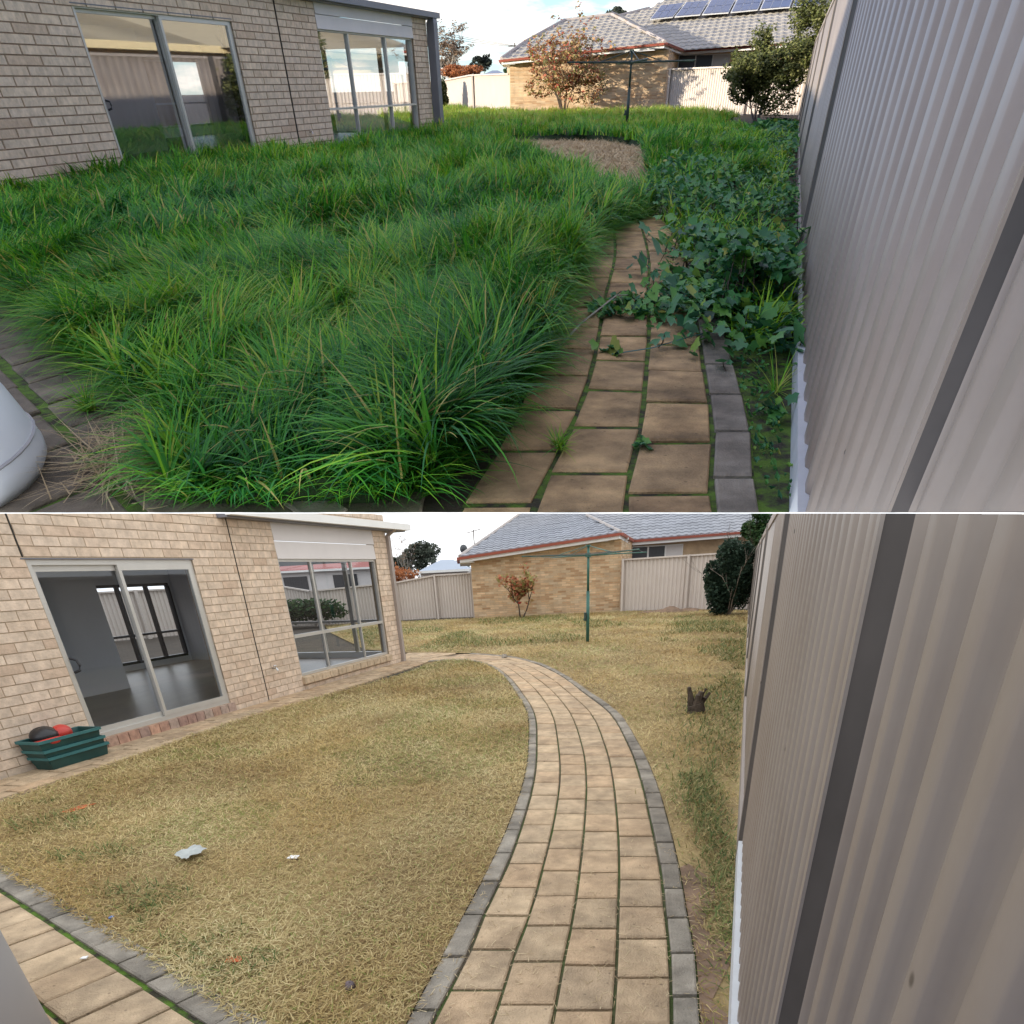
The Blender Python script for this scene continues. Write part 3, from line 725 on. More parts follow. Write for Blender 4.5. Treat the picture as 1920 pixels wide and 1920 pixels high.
        rf = MB(); n0 = .27 * P['ov']; e = [F(u1, n0, z0), F(ue + .5, n0, z0), F(ue + .5, -D2, z0), F(u1, -D2, z0)]; rdg = [F(u1, -D2 / 2, z0 + .5), F(ue - 5, -D2 / 2, z0 + .5)]
        rf.add(e + rdg, [(0, 1, 5, 4), (1, 2, 5), (2, 3, 4, 5), (0, 4, 3), (0, 3, 2, 1)]); rf.build('roof', 'roof_tile', hs, clip=False)
        bd = MB(); bd.box(u0 + .5, us, -D2 + .6, -.01, -4, P['ez'], F); bd.box(us, ue, -D2 + .6, -D - .3, 0, P['ez'], F)  # unseen block, carried below ground to keep the sun off the lower garden
        bd.build('rear_shade_block', 'mortar', hs, clip=False)
    return hs
HFA = frame(-8.196, 16.175, .276, .961)
HA_ = house('A', HFA, dict(label='cream brick house with sliding glass door behind the tall green grass', door=(3.2, 8.3, .07, 1.88), win=(12.4, 19.0, .08, 1.88), u_end=20.25, u_start=-2.5,
    z_top=2.32, clad_top=2.3, thick=.35, course=.098, brick=.80, joint_u=.040, joint_z=.015, ks=2.0, kz=.75, fw=.09, frame='alu_frame', glass='glass_a', mull=5.72, rail=.68, wm=[14.3, 16.9],
    sill=.10, joints=[(10.35, 0, 2.32)], eave0=10.2, ez=2.30, ov=1.0, dpr=.16, tap=(11.0, .36), single_to=99,
    room=dict(depth=9.3, u_end=22.0, ceil=1.95, part_u=11.6, part_n=4.7, bw=(15.2, 21.6, .25, 1.65), end_n=(.5, 7)), roof=(-60, -14.0, 15., 4.6)))
HB_ = house('B', HFB, dict(label='cream brick house with sliding glass door beside the mown lawn', door=(1.05, 3.30, .13, 1.80), win=(5.08, 8.13, .22, 1.815), u_end=8.65, u_start=-2.0,
    z_top=2.5, clad_top=2.27, thick=.16, course=.087, brick=.30, joint_u=.011, joint_z=.0095, ks=1.0, kz=1.0, fw=.055, frame='alu_frame', glass='glass_b', mull=2.15, rail=.785, wm=[5.97, 7.25],
    sill=.10, joints=[(4.12, 0, 2.5), (1.03, 1.82, 2.5)], eave0=3.95, ez=2.31, ov=1.0, dpr=.075, tap=(4.37, .43),
    room=dict(depth=5.2, u_end=8.55, ceil=1.95, part_u=4.65, part_n=3.1, bw=(6.45, 8.45, .22, 1.62), end_n=(.25, 2.6))))

# ------------------------------------------------------------------ steel fences
def rib_profile(u0, u1, spacing, depth):
    """list of (u, n) across trapezoid ribs; spacing(u) gives rib distance"""
    pts = []; u = u0
    while u < u1:
        s = spacing(u); s = min(s, u1 - u) if u1 - u < s * 1.5 else s
        for t, dd in ((0, 0), (.30, 0), (.40, -.12), (.47, -.5), (.54, -.88), (.62, -1), (.80, -1), (.87, -.88), (.92, -.5), (.96, -.12)): pts.append((u + s * t, dd * depth))
        u += s
        if u1 - u < 1e-4: break
    pts.append((u1, 0)); return pts
def sheet(F, u0, u1, z0, z1, spacing, depth, th=.004):
    b = MB(); pr = rib_profile(u0, u1, spacing, depth); k = len(pr)
    vs = [F(u, n, z) for z in (z0, z1) for u, n in pr] + [F(u, n - th, z) for z in (z0, z1) for u, n in pr]
    fs = [(i, i + 1, k + i + 1, k + i) for i in range(k - 1)] + [(2 * k + i + 1, 2 * k + i, 3 * k + i, 3 * k + i + 1) for i in range(k - 1)]
    fs += [(k + i, k + i + 1, 3 * k + i + 1, 3 * k + i) for i in range(k - 1)]
    b.add(vs, fs); return b
# right-hand fence, upper garden (n<0 is away from the garden: fence frame normal points right, so use mirrored side)
def long_fence(g, F, posts, z0, z1, spacing, depth, lip, label, group=None, matn='fence_near', ztop=None):
    ff = thing('steel_fence', label, 'fence', g, F(posts[0][0], 0, 0), group)
    for i in range(len(posts) - 1):
        a, c = posts[i][1], posts[i + 1][0]
        b = sheet(F, a, c, z0, z1, spacing, depth * (1.2 if i == 0 and g == 'B' else 1)); b.build('panel', matn, ff, smooth=True)
        if i >= 1 or g == 'A':
            b = MB(); b.box(a, c, -lip * .8, lip * .5, z1 - .03, z1 + .03, F); b.build('top_rail', 'post_metal', ff)
        b = MB(); b.box(a, c, -lip * .5, lip * .9, z0 - .05, z0 + .055, F); b.build('bottom_rail', 'white_strip' if i < 2 else 'post_metal', ff)
    for p0, p1 in posts:
        w = p1 - p0
        b = MB(); r = lip
        # rolled lip nearer the far edge, web set back with its shade put into the colour
        b.box(p1 - .02 * w, p1 + .30 * w, -r * .4, r * .9, 0, z1 + .035, F); b.box(p1 + .30 * w, p1 + .42 * w, -r * .4, r * .45, 0, z1 + .035, F)
        po = b.build('post', matn, ff)
        b = MB(); b.hexa([F(p0, -r * 2.4, 0), F(p1 - .02 * w, -r * 1.0, 0), F(p1 - .02 * w, r * .7, 0), F(p0, -r * 1.5, 0), F(p0, -r * 2.4, z1 + .03), F(p1 - .02 * w, -r * 1.0, z1 + .03), F(p1 - .02 * w, r * .7, z1 + .03), F(p0, -r * 1.5, z1 + .03)]); b.build('web', 'post_recess_shade', po)
    return ff
class Flip:
    pass
def ffence(ox, oy, dx, dy):      # frame with n pointing to the left (into the garden)
    L = math.hypot(dx, dy); dx /= L; dy /= L
    def f(u, n, z): return (ox + dx * u - dy * n, oy + dy * u + dx * n, z)
    return f
FFA = ffence(1.117, 2.934, .259, .966)
FFB = ffence(.792, 1.954, .314, .949)
pA = [(-4.2, -4.05), (-1.772, -1.745), (5.95, 6.30), (13.8, 14.2), (21.5, 21.9), (29.2, 29.6), (37, 37.4), (45, 45.4)]
long_fence('A', FFA, pA, .05, 1.80, lambda u: max(.17, min(.44, .22 + .055 * (u + 1.2))), .022, .03, 'tall beige steel fence panels running beside the overgrown grass', None)
pB = [(-3.9, -3.8), (-1.335, -1.27), (1.36, 1.46), (5.9, 6.1), (9.3, 9.5), (12.6, 12.8), (15.9, 16.1), (19.2, 19.4), (22.5, 22.7)]
long_fence('B', FFB, pB, .14, 1.78, lambda u: max(.095, min(.125, .10 + .03 * (u + 1.1))), .013, .022, 'tall beige steel fence panels running beside the mown lawn', None)

def back_fence(g, pts, label, ks, post_w, z0=.03, matn='cream_metal', rib=.1, group=None):
    """pts: list of (x,y,ztop)"""
    ff = thing('steel_fence', label, 'fence', g, (pts[0][0], pts[0][1], 0), group)
    for i in range(len(pts) - 1):
        x0, y0, t0 = pts[i]; x1, y1, t1 = pts[i + 1]; L = math.hypot(x1 - x0, y1 - y0)
        F = frame(x0, y0, x1 - x0, y1 - y0)
        b = MB(); pr = rib_profile(0, L, lambda u: rib, .03 * ks); k = len(pr)
        zt = lambda u: t0 + (t1 - t0) * u / L
        vs = [F(u, n, z0) for u, n in pr] + [F(u, n, zt(u)) for u, n in pr]
        b.add(vs, [(j, j + 1, k + j + 1, k + j) for j in range(k - 1)]); b.build('panel', matn, ff)
        b = MB(); b.hexa([F(0, -.03, t0 - .02), F(L, -.03, t1 - .02), F(L, .05 * ks, t1 - .02), F(0, .05 * ks, t0 - .02), F(0, -.03, t0 + .03), F(L, -.03, t1 + .03), F(L, .05 * ks, t1 + .03), F(0, .05 * ks, t0 + .03)])
        b.build('top_rail', matn, ff)
    for i, (x, y, t) in enumerate(pts):
        b = MB(); b.box(x - post_w / 2, x + post_w / 2, y - .12 * ks, y - .02, 0, t + .035); b.build('post', matn, ff)
    return ff
back_fence('A', [(-8.9, 83, 1.2), (-4.93, 78.4, 1.24), (-2.45, 71.0, 1.42), (.03, 64.4, 1.40)], 'cream steel fence left of the neighbouring house at the back of the overgrown garden', 3, .09, rib=.20)
back_fence('A', [(8.75, 59.6, 1.43), (11.75, 53.6, 1.43), (14.2, 49.4, 1.42)], 'cream steel fence right of the neighbouring house at the back of the overgrown garden', 3, .09, rib=.20)
back_fence('B', [(-7.6, 28.5, 1.20), (-4.42, 29.3, 1.34), (-2.85, 29.4, 1.52), (-1.36, 28.95, 1.53)], 'pale steel fence left of the neighbouring house behind the mown lawn', 1.4, .07, rib=.12)
back_fence('B', [(4.42, 28.1, 1.72), (6.58, 26.8, 1.74), (8.7, 25.6, 1.76)], 'pale steel fence right of the neighbouring house behind the mown lawn', 1.4, .07, rib=.16)

# ------------------------------------------------------------------ neighbouring house
def tiled_plane(pts, tu, tv, amp, matn, name, parent, g):
    """roof polygon (3D, planar, first edge = eave) filled with overlapping wavy tiles"""
    P = [np.array(p, float) for p in pts]; e = P[1] - P[0]; e /= np.linalg.norm(e)
    nrm = np.cross(P[1] - P[0], P[2] - P[0]); nrm /= np.linalg.norm(nrm)
    if nrm[2] < 0: nrm = -nrm
    v = np.cross(nrm, e); v /= np.linalg.norm(v)
    if v[2] < 0: v = -v
    uv = [((p - P[0]) @ e, (p - P[0]) @ v) for p in P]
    u0 = min(a for a, _ in uv); u1 = max(a for a, _ in uv); v1 = max(c for _, c in uv)
    b = MB(); nv = int(v1 / tv) + 1; nu = int((u1 - u0) / tu) + 1
    cu = []; 
    for j in range(nv):
        cu += [(u0 + (i + .5) * tu, (j + .5) * tv, i, j) for i in range(-1, nu)]
    ins = inpoly(np.array([c[0] for c in cu]), np.array([c[1] for c in cu]), uv)
    prof = [(0, .0), (.22, .8), (.45, 1.), (.62, .35), (.8, 0), (1, 0)]
    for (c, ok) in zip(cu, ins):
        if not ok: continue
        a = c[0] - tu / 2; w0 = c[1] - tv / 2; jit = random.uniform(0, amp * .25)
        lo = [P[0] + e * (a + tu * t) + v * w0 + nrm * (amp * h + amp * .9 + jit) for t, h in prof]
        hi = [P[0] + e * (a + tu * t) + v * (w0 + tv * 1.06) + nrm * (amp * h + jit) for t, h in prof]
        dn = [P[0] + e * (a + tu * t) + v * w0 + nrm * (amp * h * .6 - amp * .2) for t, h in prof]
        k = len(prof)
        b.add(lo + hi + dn, [(i, i + 1, k + i + 1, k + i) for i in range(k - 1)] + [(2 * k + i, 2 * k + i + 1, i + 1, i) for i in range(k - 1)])
    rf = b.build(name, matn, parent, kind='stuff')
    b = MB(); b.add(P, [tuple(range(len(P)))]); b.build('roof', matn, parent)
    return rf
def strip3(b, pts, w, h, K_):
    """rounded capping along a 3D polyline"""
    b.tube(pts, [w] * len(pts), 6, K_)
def neighbour(g, label, D):
    nb = thing('neighbour_house', label, 'house', g, (*D['L'], 0))
    (lx, ly), (rx, ry) = D['L'], D['R']; F = frame(lx, ly, rx - lx, ry - ly); Lw = math.hypot(rx - lx, ry - ly)
    zl, zr = D['z']; top = lambda u: zl + (zr - zl) * u / Lw
    b = MB(); b.hexa([F(0, -.3, 0), F(Lw, -.3, 0), F(Lw, -.006, 0), F(0, -.006, 0), F(0, -.3, zl), F(Lw, -.3, zr), F(Lw, -.006, zr), F(0, -.006, zl)])
    # return walls
    bx, by = D['back']
    b.add([(lx, ly, 0), (lx + bx * .4 - .2, ly + by, 0), (lx + bx * .4 - .2, ly + by, zl), (lx, ly, zl)], [(0, 1, 2, 3)])
    b.build('wall', 'mortar_light', nb)
    ch, bl = D['course'], D['brick']; bb = MB(); r = 0; z = 0
    while z < max(zl, zr) - ch:
        u = -(bl / 2 if r % 2 else 0)
        while u < Lw:
            a, c = max(u, 0), min(u + bl * .95, Lw)
            if c - a > .02 and z + ch < top((a + c) / 2): bb.box(a, c, -.02, random.uniform(0.0, .008), z + .004, z + ch * .87, F)
            u += bl
        z += ch; r += 1
    # side wall bricks round the corner, in the shade
    F2 = frame(rx, ry, D['side'][0], D['side'][1]); 
    b2 = MB(); b2.box(0, math.hypot(*D['side']), -.3, -.006, 0, zr, F2); b2.build('side_wall', 'mortar_light', nb)
    z = 0; r = 0
    while z < zr - ch:
        u = -(bl / 2 if r % 2 else 0)
        while u < math.hypot(*D['side']):
            bb.box(max(u, .02), min(u + bl * .95, math.hypot(*D['side'])), -.02, .004, z + .004, z + ch * .87, F2); u += bl
        z += ch; r += 1
    bb.build('brick', 'brick_yellow', nb, kind='stuff')
    # gutters and fascias along the eave polyline
    ev = [np.array(p, float) for p in D['eave']]; gh = D['gh']; ks = D['ks']
    for i in range(len(ev) - 1):
        a, c = ev[i], ev[i + 1]; d_ = c - a; L = math.hypot(d_[0], d_[1]); Fg = frame(a[0], a[1], d_[0], d_[1])
        za, zc = a[2], c[2]
        b = MB(); b.hexa([Fg(0, -.02, za - gh), Fg(L, -.02, zc - gh), Fg(L, .10 * ks, zc - gh), Fg(0, .10 * ks, za - gh), Fg(0, -.02, za), Fg(L, -.02, zc), Fg(L, .12 * ks, zc), Fg(0, .12 * ks, za)])
        b.build('gutter', 'red_trim', nb)
        b = MB(); b.hexa([Fg(0, -.55 * ks, za - gh * 2.1), Fg(L, -.55 * ks, zc - gh * 2.1), Fg(L, -.0, zc - gh * 2.1), Fg(0, -.0, za - gh * 2.1), Fg(0, -.05, za - gh * .8), Fg(L, -.05, zc - gh * .8), Fg(L, -.0, zc - gh * .8), Fg(0, -.0, za - gh * .8)])
        b.build('fascia', 'white_paint', nb)
    # roofs
    for pts in D['roofs']: tiled_plane(pts, D['tile'][0], D['tile'][1], D['amp'], D['rmat'], 'tile', nb, g)
    for ln in D['ridges']:
        b = MB(); strip3(b, [np.array(p, float) + np.array([0, 0, .03]) for p in ln], D['rw'], 0, (1, 1, .8)); b.build('ridge_cap', 'ridge', nb)
    # wing wall with window
    W = D['wing']; F3 = frame(W['p0'][0], W['p0'][1], W['p1'][0] - W['p0'][0], W['p1'][1] - W['p0'][1]); L3 = math.hypot(W['p1'][0] - W['p0'][0], W['p1'][1] - W['p0'][1])
    b = MB(); b.box(0, L3, -.2, 0, 0, W['z'], F3); b.build('wing_wall', 'brick_yellow', nb)
    a, c, z0, z1 = W['win']; b = MB(); b.box(a, c, .002, .05, z0, z1, F3); wf = b.build('window', 'white_paint', nb)
    nw = 3
    for i in range(nw):
        b = MB(); b.box(a + (c - a) * (i / nw) + .04, a + (c - a) * ((i + 1) / nw) - .03, .045, .056, z0 + .04, z1 - .04, F3); b.build('pane', 'dark_frame' if i != 2 else 'board', wf)
    # downpipe with swan neck
    b = MB(); p = np.array(D['pipe']); b.tube([p, p + [0, 0, -.05], p + D['neck'], p + D['neck'] + [0, 0, -1.2]], .035, 6); b.build('downpipe', 'gutter_white', nb)
    return nb
pk, rl = (6.55, 72.0, 3.54), (3.55, 72.25, 3.37)
neighbour('A', 'neighbouring yellow brick house with grey tiled roof and rust red gutter behind the overgrown garden', dict(L=(.03, 60.9), R=(8.65, 59.75), z=(1.80, 2.06), back=(0, 14), side=(1.6, 7.2), course=.052, brick=.50,
    eave=[(-.35, 66, 1.80), (-.44, 60.3, 1.83), (8.23, 58.8, 2.24), (10.43, 66.0, 2.13), (19.0, 62.9, 2.36)], gh=.075, ks=1.4,
    roofs=[[(-.44, 60.3, 1.83), (8.23, 58.8, 2.24), pk, rl, (.95, 65.37, 2.46)], [(8.23, 58.8, 2.24), (10.43, 66, 2.13), (7.69, 72, 3.35), pk],
           [(10.06, 65.0, 2.1), (19.47, 62.88, 2.39), (26.87, 84.03, 5.46), (16.72, 94.28, 6.13), (10.0, 80.97, 4.08), (7.31, 79.03, 3.68)]],
    tile=(.42, 1.05), amp=.028, rmat='roof_tile', rw=.10,
    ridges=[[rl, pk], [pk, (8.23, 58.8, 2.24)], [rl, (.95, 65.37, 2.46), (-.44, 60.3, 1.83)], [(7.31, 79.03, 3.68), (10.0, 80.97, 4.08)], [pk, (10.43, 66, 2.13)]],
    wing=dict(p0=(9.5, 67.5), p1=(19, 65.5), z=2.1, win=(.9, 4.0, 1.35, 2.0)), pipe=(8.9, 60.4, 2.10), neck=np.array([-.2, .3, -.22])))
neighbour('B', 'neighbouring orange brick house with pale grey tiled roof behind the mown lawn', dict(L=(-1.33, 28.36), R=(4.37, 28.19), z=(2.0, 2.38), back=(0, 8), side=(1.0, 3.4), course=.074, brick=.33,
    eave=[(-1.9, 31, 1.98), (-1.70, 27.9, 2.06), (4.23, 27.6, 2.56), (5.33, 31.5, 2.43), (12, 30.1, 2.56)], gh=.085, ks=1.0,
    roofs=[[(-1.70, 27.9, 2.06), (4.23, 27.6, 2.56), (3.58, 33.0, 3.41), (4.2, 50.2, 6.4), (3.0, 50.2, 6.35), (.81, 37.1, 3.85)], [(4.23, 27.6, 2.56), (5.33, 31.5, 2.43), (3.69, 37.59, 3.78), (3.62, 33.2, 3.44)],
           [(5.33, 31.5, 2.43), (11.82, 30.18, 2.57), (14.72, 38.5, 4.77), (3.82, 47.09, 6.06), (3.69, 37.59, 3.76)]],
    tile=(.30, .50), amp=.03, rmat='roof_tile_pale', rw=.07,
    ridges=[[(3.6, 33, 3.42), (4.23, 27.6, 2.56)], [(-1.7, 27.9, 2.06), (.81, 37.1, 3.85), (1.6, 42, 4.8)], [(5.33, 31.5, 2.43), (3.69, 37.59, 3.76)]],
    wing=dict(p0=(5.0, 32.2), p1=(12, 31.2), z=2.45, win=(.4, 2.6, 1.5, 2.22)), pipe=(4.75, 28.9, 2.46), neck=np.array([-.25, .2, -.2])))
# brick pier at the right hand side of the wing of the lower one is part of its wall; solar panels on the upper one
SP = [((9.27, 74.66, 3.25), (10.61, 79.74, 3.96)), ((10.87, 74.53, 3.33), (12.35, 79.78, 4.07)), ((12.58, 74.09, 3.38), (13.99, 79.41, 4.12)), ((14.33, 73.61, 3.42), (15.74, 78.94, 4.17)), ((16.12, 73.3, 3.49), (17.53, 78.42, 4.21)), ((18.06, 72.86, 3.55), (19.51, 77.96, 4.27)), ((19.97, 72.42, 3.61), (21.47, 77.26, 4.3))]
PLW = ['leftmost', 'second from left', 'third from left', 'third from right', 'second from right', 'rightmost']
for i in range(6):
    a0, a1 = map(np.array, SP[i]); c0, c1 = map(np.array, SP[i + 1])
    up = np.array([-.05, -.3, .16]); ex = (c0 - a0) * .035
    t = thing('solar_panel', 'dark solar panel on the tiled roof, %s of six' % PLW[i], 'solar panel', 'A', a0, 'solar panels on the roof')
    b = MB(); q = [a0 + ex, c0 - ex, c1 - ex, a1 + ex]
    b.hexa([p + up for p in q] + [p + up + [0, -.03, .03] for p in q]); b.build('frame', 'white_paint', t)
    cc = sum(q) / 4; q2 = [cc + (p - cc) * .95 for p in q]
    for k in range(3):
        for j in range(2):
            def pt(s, t_): return (q2[0] * (1 - s) + q2[1] * s) * (1 - t_) + (q2[3] * (1 - s) + q2[2] * s) * t_ + up + [0, -.05, .045]
            s0, s1, t0, t1 = k / 3 + .01, (k + 1) / 3 - .01, j / 2 + .01, (j + 1) / 2 - .01
            b = MB(); b.quad(pt(s0, t0), pt(s1, t0), pt(s1, t1), pt(s0, t1)); b.build('panel_cells', 'solar', t)

# ------------------------------------------------------------------ clothes hoists
def hoist(g, base, ht, zh, R, az0, kk, label, matn, rp, armr, nl=4):
    x, y = base; t = thing('clothes_line', label, 'clothes line', g, (x, y, 0))
    b = MB(); b.tube([(x, y, 0), (x, y, ht * .55)], rp * 1.15, 10, (1, 1, 1)); b.tube([(x, y, ht * .55), (x, y, ht)], rp * .85, 10); b.build('pole', matn, t, smooth=True)
    b = MB(); b.tube([(x, y, ht - .02), (x, y, ht + .015)], rp * 1.6, 8); b.build('cap', matn, t)
    b = MB(); b.tube([(x, y, zh - .035), (x, y, zh + .035)], rp * 2.0, 8); b.build('hub', matn, t)
    b = MB(); b.box(x - rp * 2.6, x - rp * .9, y - rp * 1.5, y + rp, .50 * kk[2], .68 * kk[2]); b.tube([(x - rp * 2, y - rp * 2, .6 * kk[2]), (x - rp * 3.2, y - rp * 3.5, .52 * kk[2])], rp * .35, 5); b.build('winder', 'dark_pole', t)
    ends = []
    for i in range(4):
        a = az0 + i * PI / 2; e = (x + R * math.cos(a) * kk[0], y + R * math.sin(a) * kk[1], zh + .02); ends.append(e)
        b = MB(); b.tube([(x, y, zh), e], [armr, armr * .8], 6); b.tube([(x, y, ht), ((x + e[0]) / 2, (y + e[1]) / 2, zh + .01)], armr * .45, 5); b.build('arm', matn, t)
    b = MB()
    for q in (.38, .6, .8, .98):
        for i in range(4):
            p0 = np.array(ends[i]) * q + np.array([x, y, zh]) * (1 - q); p1 = np.array(ends[(i + 1) % 4]) * q + np.array([x, y, zh]) * (1 - q)
            md = (p0 + p1) / 2 - [0, 0, .012]; b.tube([p0, md, p1], .0028, 4)
    b.build('line_wire', 'wire', t)
hoist('A', (4.35, 39.1), 1.68, 1.44, 2.2, PI * 1.02, (1.05, 1.6, .625), 'rotary clothes line with dark pole standing in the tall grass', 'dark_pole', .045, .028)
hoist('B', (1.84, 16.54), 1.93, 1.75, 1.62, PI * 1.14, (1.02, 1.6, .94), 'green rotary clothes line standing on the mown lawn', 'green_paint', .034, .016)

# ------------------------------------------------------------------ trees and shrubs
def branch(b, p, d, L, r, depth, K_, tips, spread=.6, rng=random, upb=.15, nkids=(2, 3)):
    p = np.array(p, float); pts = [p]; dd = np.array(d, float); n = 4
    for i in range(n):
        dd = dd + np.array([rng.uniform(-1, 1), rng.uniform(-1, 1), rng.uniform(-.6, 1) + upb]) * .16; dd /= np.linalg.norm(dd)
        pts.append(pts[-1] + dd * L / n * K_)
    b.tube(pts, [r * (1 - .45 * i / n) for i in range(n + 1)], 5 if r > .01 else 3, K_, caps=False)
    tips.append(pts[-1]); tips.append(pts[-2])
    if depth > 0:
        for k in range(rng.randint(*nkids)):
            q = pts[rng.randint(2, n)]; nd = dd + np.array([rng.uniform(-1, 1), rng.uniform(-1, 1), rng.uniform(-.4, .9)]) * spread
            nd /= np.linalg.norm(nd); branch(b, q, nd, L * rng.uniform(.55, .8), r * .55, depth - 1, K_, tips, spread, rng, upb, nkids)
def tree(g, name, label, cat, loc, h, stems, trunk_mat, leaf_mat, n_leaf, lsize, crown, group=None, depth=3, r0=.05, spread=.7, dens=None, seed=1, tr_name='trunk', cr_name='crown', kk=None, lobes=9, shell=.5):
    """crown: (cx,cy,cz, rx,ry,rz) relative to loc in true metres before proportions"""
    rg = random.Random(seed); K_ = K[g] if kk is None else np.array(kk)
    t = thing(name, label, cat, g, loc, group); b = MB(); tips = []
    for s in range(stems):
        a = rg.uniform(0, 2 * PI); d = np.array([math.cos(a) * .35 * (stems > 1), math.sin(a) * .35 * (stems > 1), 1.]); d /= np.linalg.norm(d)
        branch(b, np.array(loc) + np.array([math.cos(a), math.sin(a), 0]) * .05 * (stems > 1), d, h * .42, r0, depth, K_, tips, spread, rg)
    b.build(tr_name, trunk_mat, t)
    if n_leaf:
        rr = np.random.default_rng(seed); cx, cy, cz, rx, ry, rz = crown
        ls = []
        for i in range(lobes):
            v = rr.normal(size=3); v /= np.linalg.norm(v); ls.append((v * [rx, ry, rz] * rr.uniform(.35, .8) + [cx, cy, cz], rr.uniform(.28, .5)))
        C = []
        per = n_leaf // (lobes + 1)
        for c, s in ls + [(np.array([cx, cy, cz]), .6)]:
            v = rr.normal(size=(per, 3)); v /= np.linalg.norm(v, axis=1)[:, None]; v *= rr.uniform(shell, 1.08, (per, 1)) ** .6
            C.append(c + v * [rx * s, ry * s, rz * s])
        if dens:
            tp = np.array(tips); idx = rr.integers(0, len(tp), int(n_leaf * dens)); 
            Ct = tp[idx] + rr.normal(size=(len(idx), 3)) * .07 * K_
        C = np.concatenate(C) * K_ + np.array(loc)
        if dens: C = np.concatenate([C[:int(len(C) * (1 - dens))], Ct]) if dens < 1 else Ct
        C[:, 2] = np.maximum(C[:, 2], .02)
        tint = np.clip(rr.normal(.5, .25, len(C)), 0, 1)
        scene_leaf_object(cr_name, [leaves(C, lsize * rr.uniform(.6, 1.4, len(C)), K_, tint)], leaf_mat, t)
    return t
# upper garden, back
tree('A', 'fruit_tree', 'small tree with sparse red and green autumn leaves against the yellow brick wall', 'tree', (2.9, 57.0, 0), 4.7, 8, 'bark', 'leaf_red', 4200, .10, (0, 0, 1.9, 2.9, .8, 1.7), depth=4, r0=.035, spread=.95, dens=.6, seed=3)
tree('A', 'bare_shrub', 'leafless tan shrub with fine twigs right of the red leaved tree', 'shrub', (4.5, 57.6, 0), 2.6, 7, 'bark_grey', 'leaf_olive', 500, .07, (0, 0, 1.6, 1.0, .6, 1.2), depth=4, r0=.018, spread=.7, dens=.9, seed=9)
tree('A', 'twiggy_shrub', 'low dead tan twigs at the foot of the yellow brick wall', 'shrub', (7.4, 57.6, 0), 1.3, 12, 'bark_grey', None, 0, .07, None, depth=4, r0=.011, spread=1.2, seed=19, kk=(1.6, 2.2, .5))
tree('A', 'flowering_shrub', 'tall olive green shrub with grey dead twigs beside the steel fence', 'shrub', (9.45, 40.3, 0), 3.2, 8, 'bark_grey', 'leaf_olive', 20000, .065, (.2, 0, 1.9, 1.7, .7, 1.7), depth=4, r0=.03, spread=.75, dens=.62, seed=5, lobes=16)
tree('A', 'hedge_tree', 'dense green shrub rising behind the steel fence at the top right', 'shrub', (13.0, 46.0, 0), 4.2, 3, 'bark', 'leaf_olive', 9000, .07, (-.6, 0, 3.2, 1.3, 1, 1.7), depth=3, r0=.04, seed=6, lobes=14)
tree('A', 'round_bush', 'round green bush between the house corner and the cream fence', 'bush', (-4.75, 72.0, 0), 1.8, 4, 'bark', 'leaf_olive', 5000, .08, (0, 0, 1.05, .75, .5, 1.1), depth=2, r0=.03, seed=8)
tree('A', 'bare_tree', 'tall leafless pale tree far behind the cream fence', 'tree', (-6.6, 150, 0), 6.2, 3, 'bark_pale', 'twig_tan', 3500, .09, (0, 0, 4, 2, 1, 2), depth=5, r0=.07, spread=.6, dens=1.0, seed=12, kk=(2.3, 1.5, .85))
tree('A', 'gum_tree', 'grey green gum tree far behind the cream fence, right of the bare tree', 'tree', (-4.6, 152, 0), 5, 2, 'bark', 'leaf_gum', 5000, .14, (0, 0, 3.9, 2.0, 1, .9), depth=3, r0=.06, seed=14, dens=.5, kk=(1.1, 1.5, .74))
tree('A', 'gum_tree', 'grey green gum tree far away just beside the house corner', 'tree', (-8.9, 154, 0), 5, 2, 'bark', 'leaf_gum', 3500, .14, (0, 0, 3.9, 1.3, 1, 1.0), depth=3, r0=.06, seed=15, dens=.5, kk=(1.1, 1.5, .72))
tree('A', 'autumn_tree', 'low orange leaved tree just above the cream fence', 'tree', (-6.6, 140, 0), 3, 3, 'bark', 'leaf_orange', 4500, .13, (0, 0, 2.5, 2.6, 1, .8), depth=2, r0=.05, seed=16, kk=(1.1, 1.5, .85))
tree('A', 'far_bush', 'dark green bush far away left of the neighbouring roof', 'tree', (.2, 150, 0), 3, 2, 'bark', 'leaf_hedge', 2000, .15, (0, 0, 2.4, 1.4, 1, .7), depth=2, r0=.05, seed=17, kk=(1., 1.5, .8))
tree('A', 'roof_tree', 'top of a grey green tree showing above the tiled roof ridge', 'tree', (14.6, 152, 0), 9, 2, 'bark', 'leaf_gum', 2500, .2, (0, 0, 9.4, 1.8, 1, 1.2), depth=3, r0=.08, seed=18, kk=(1, 1.5, .66))
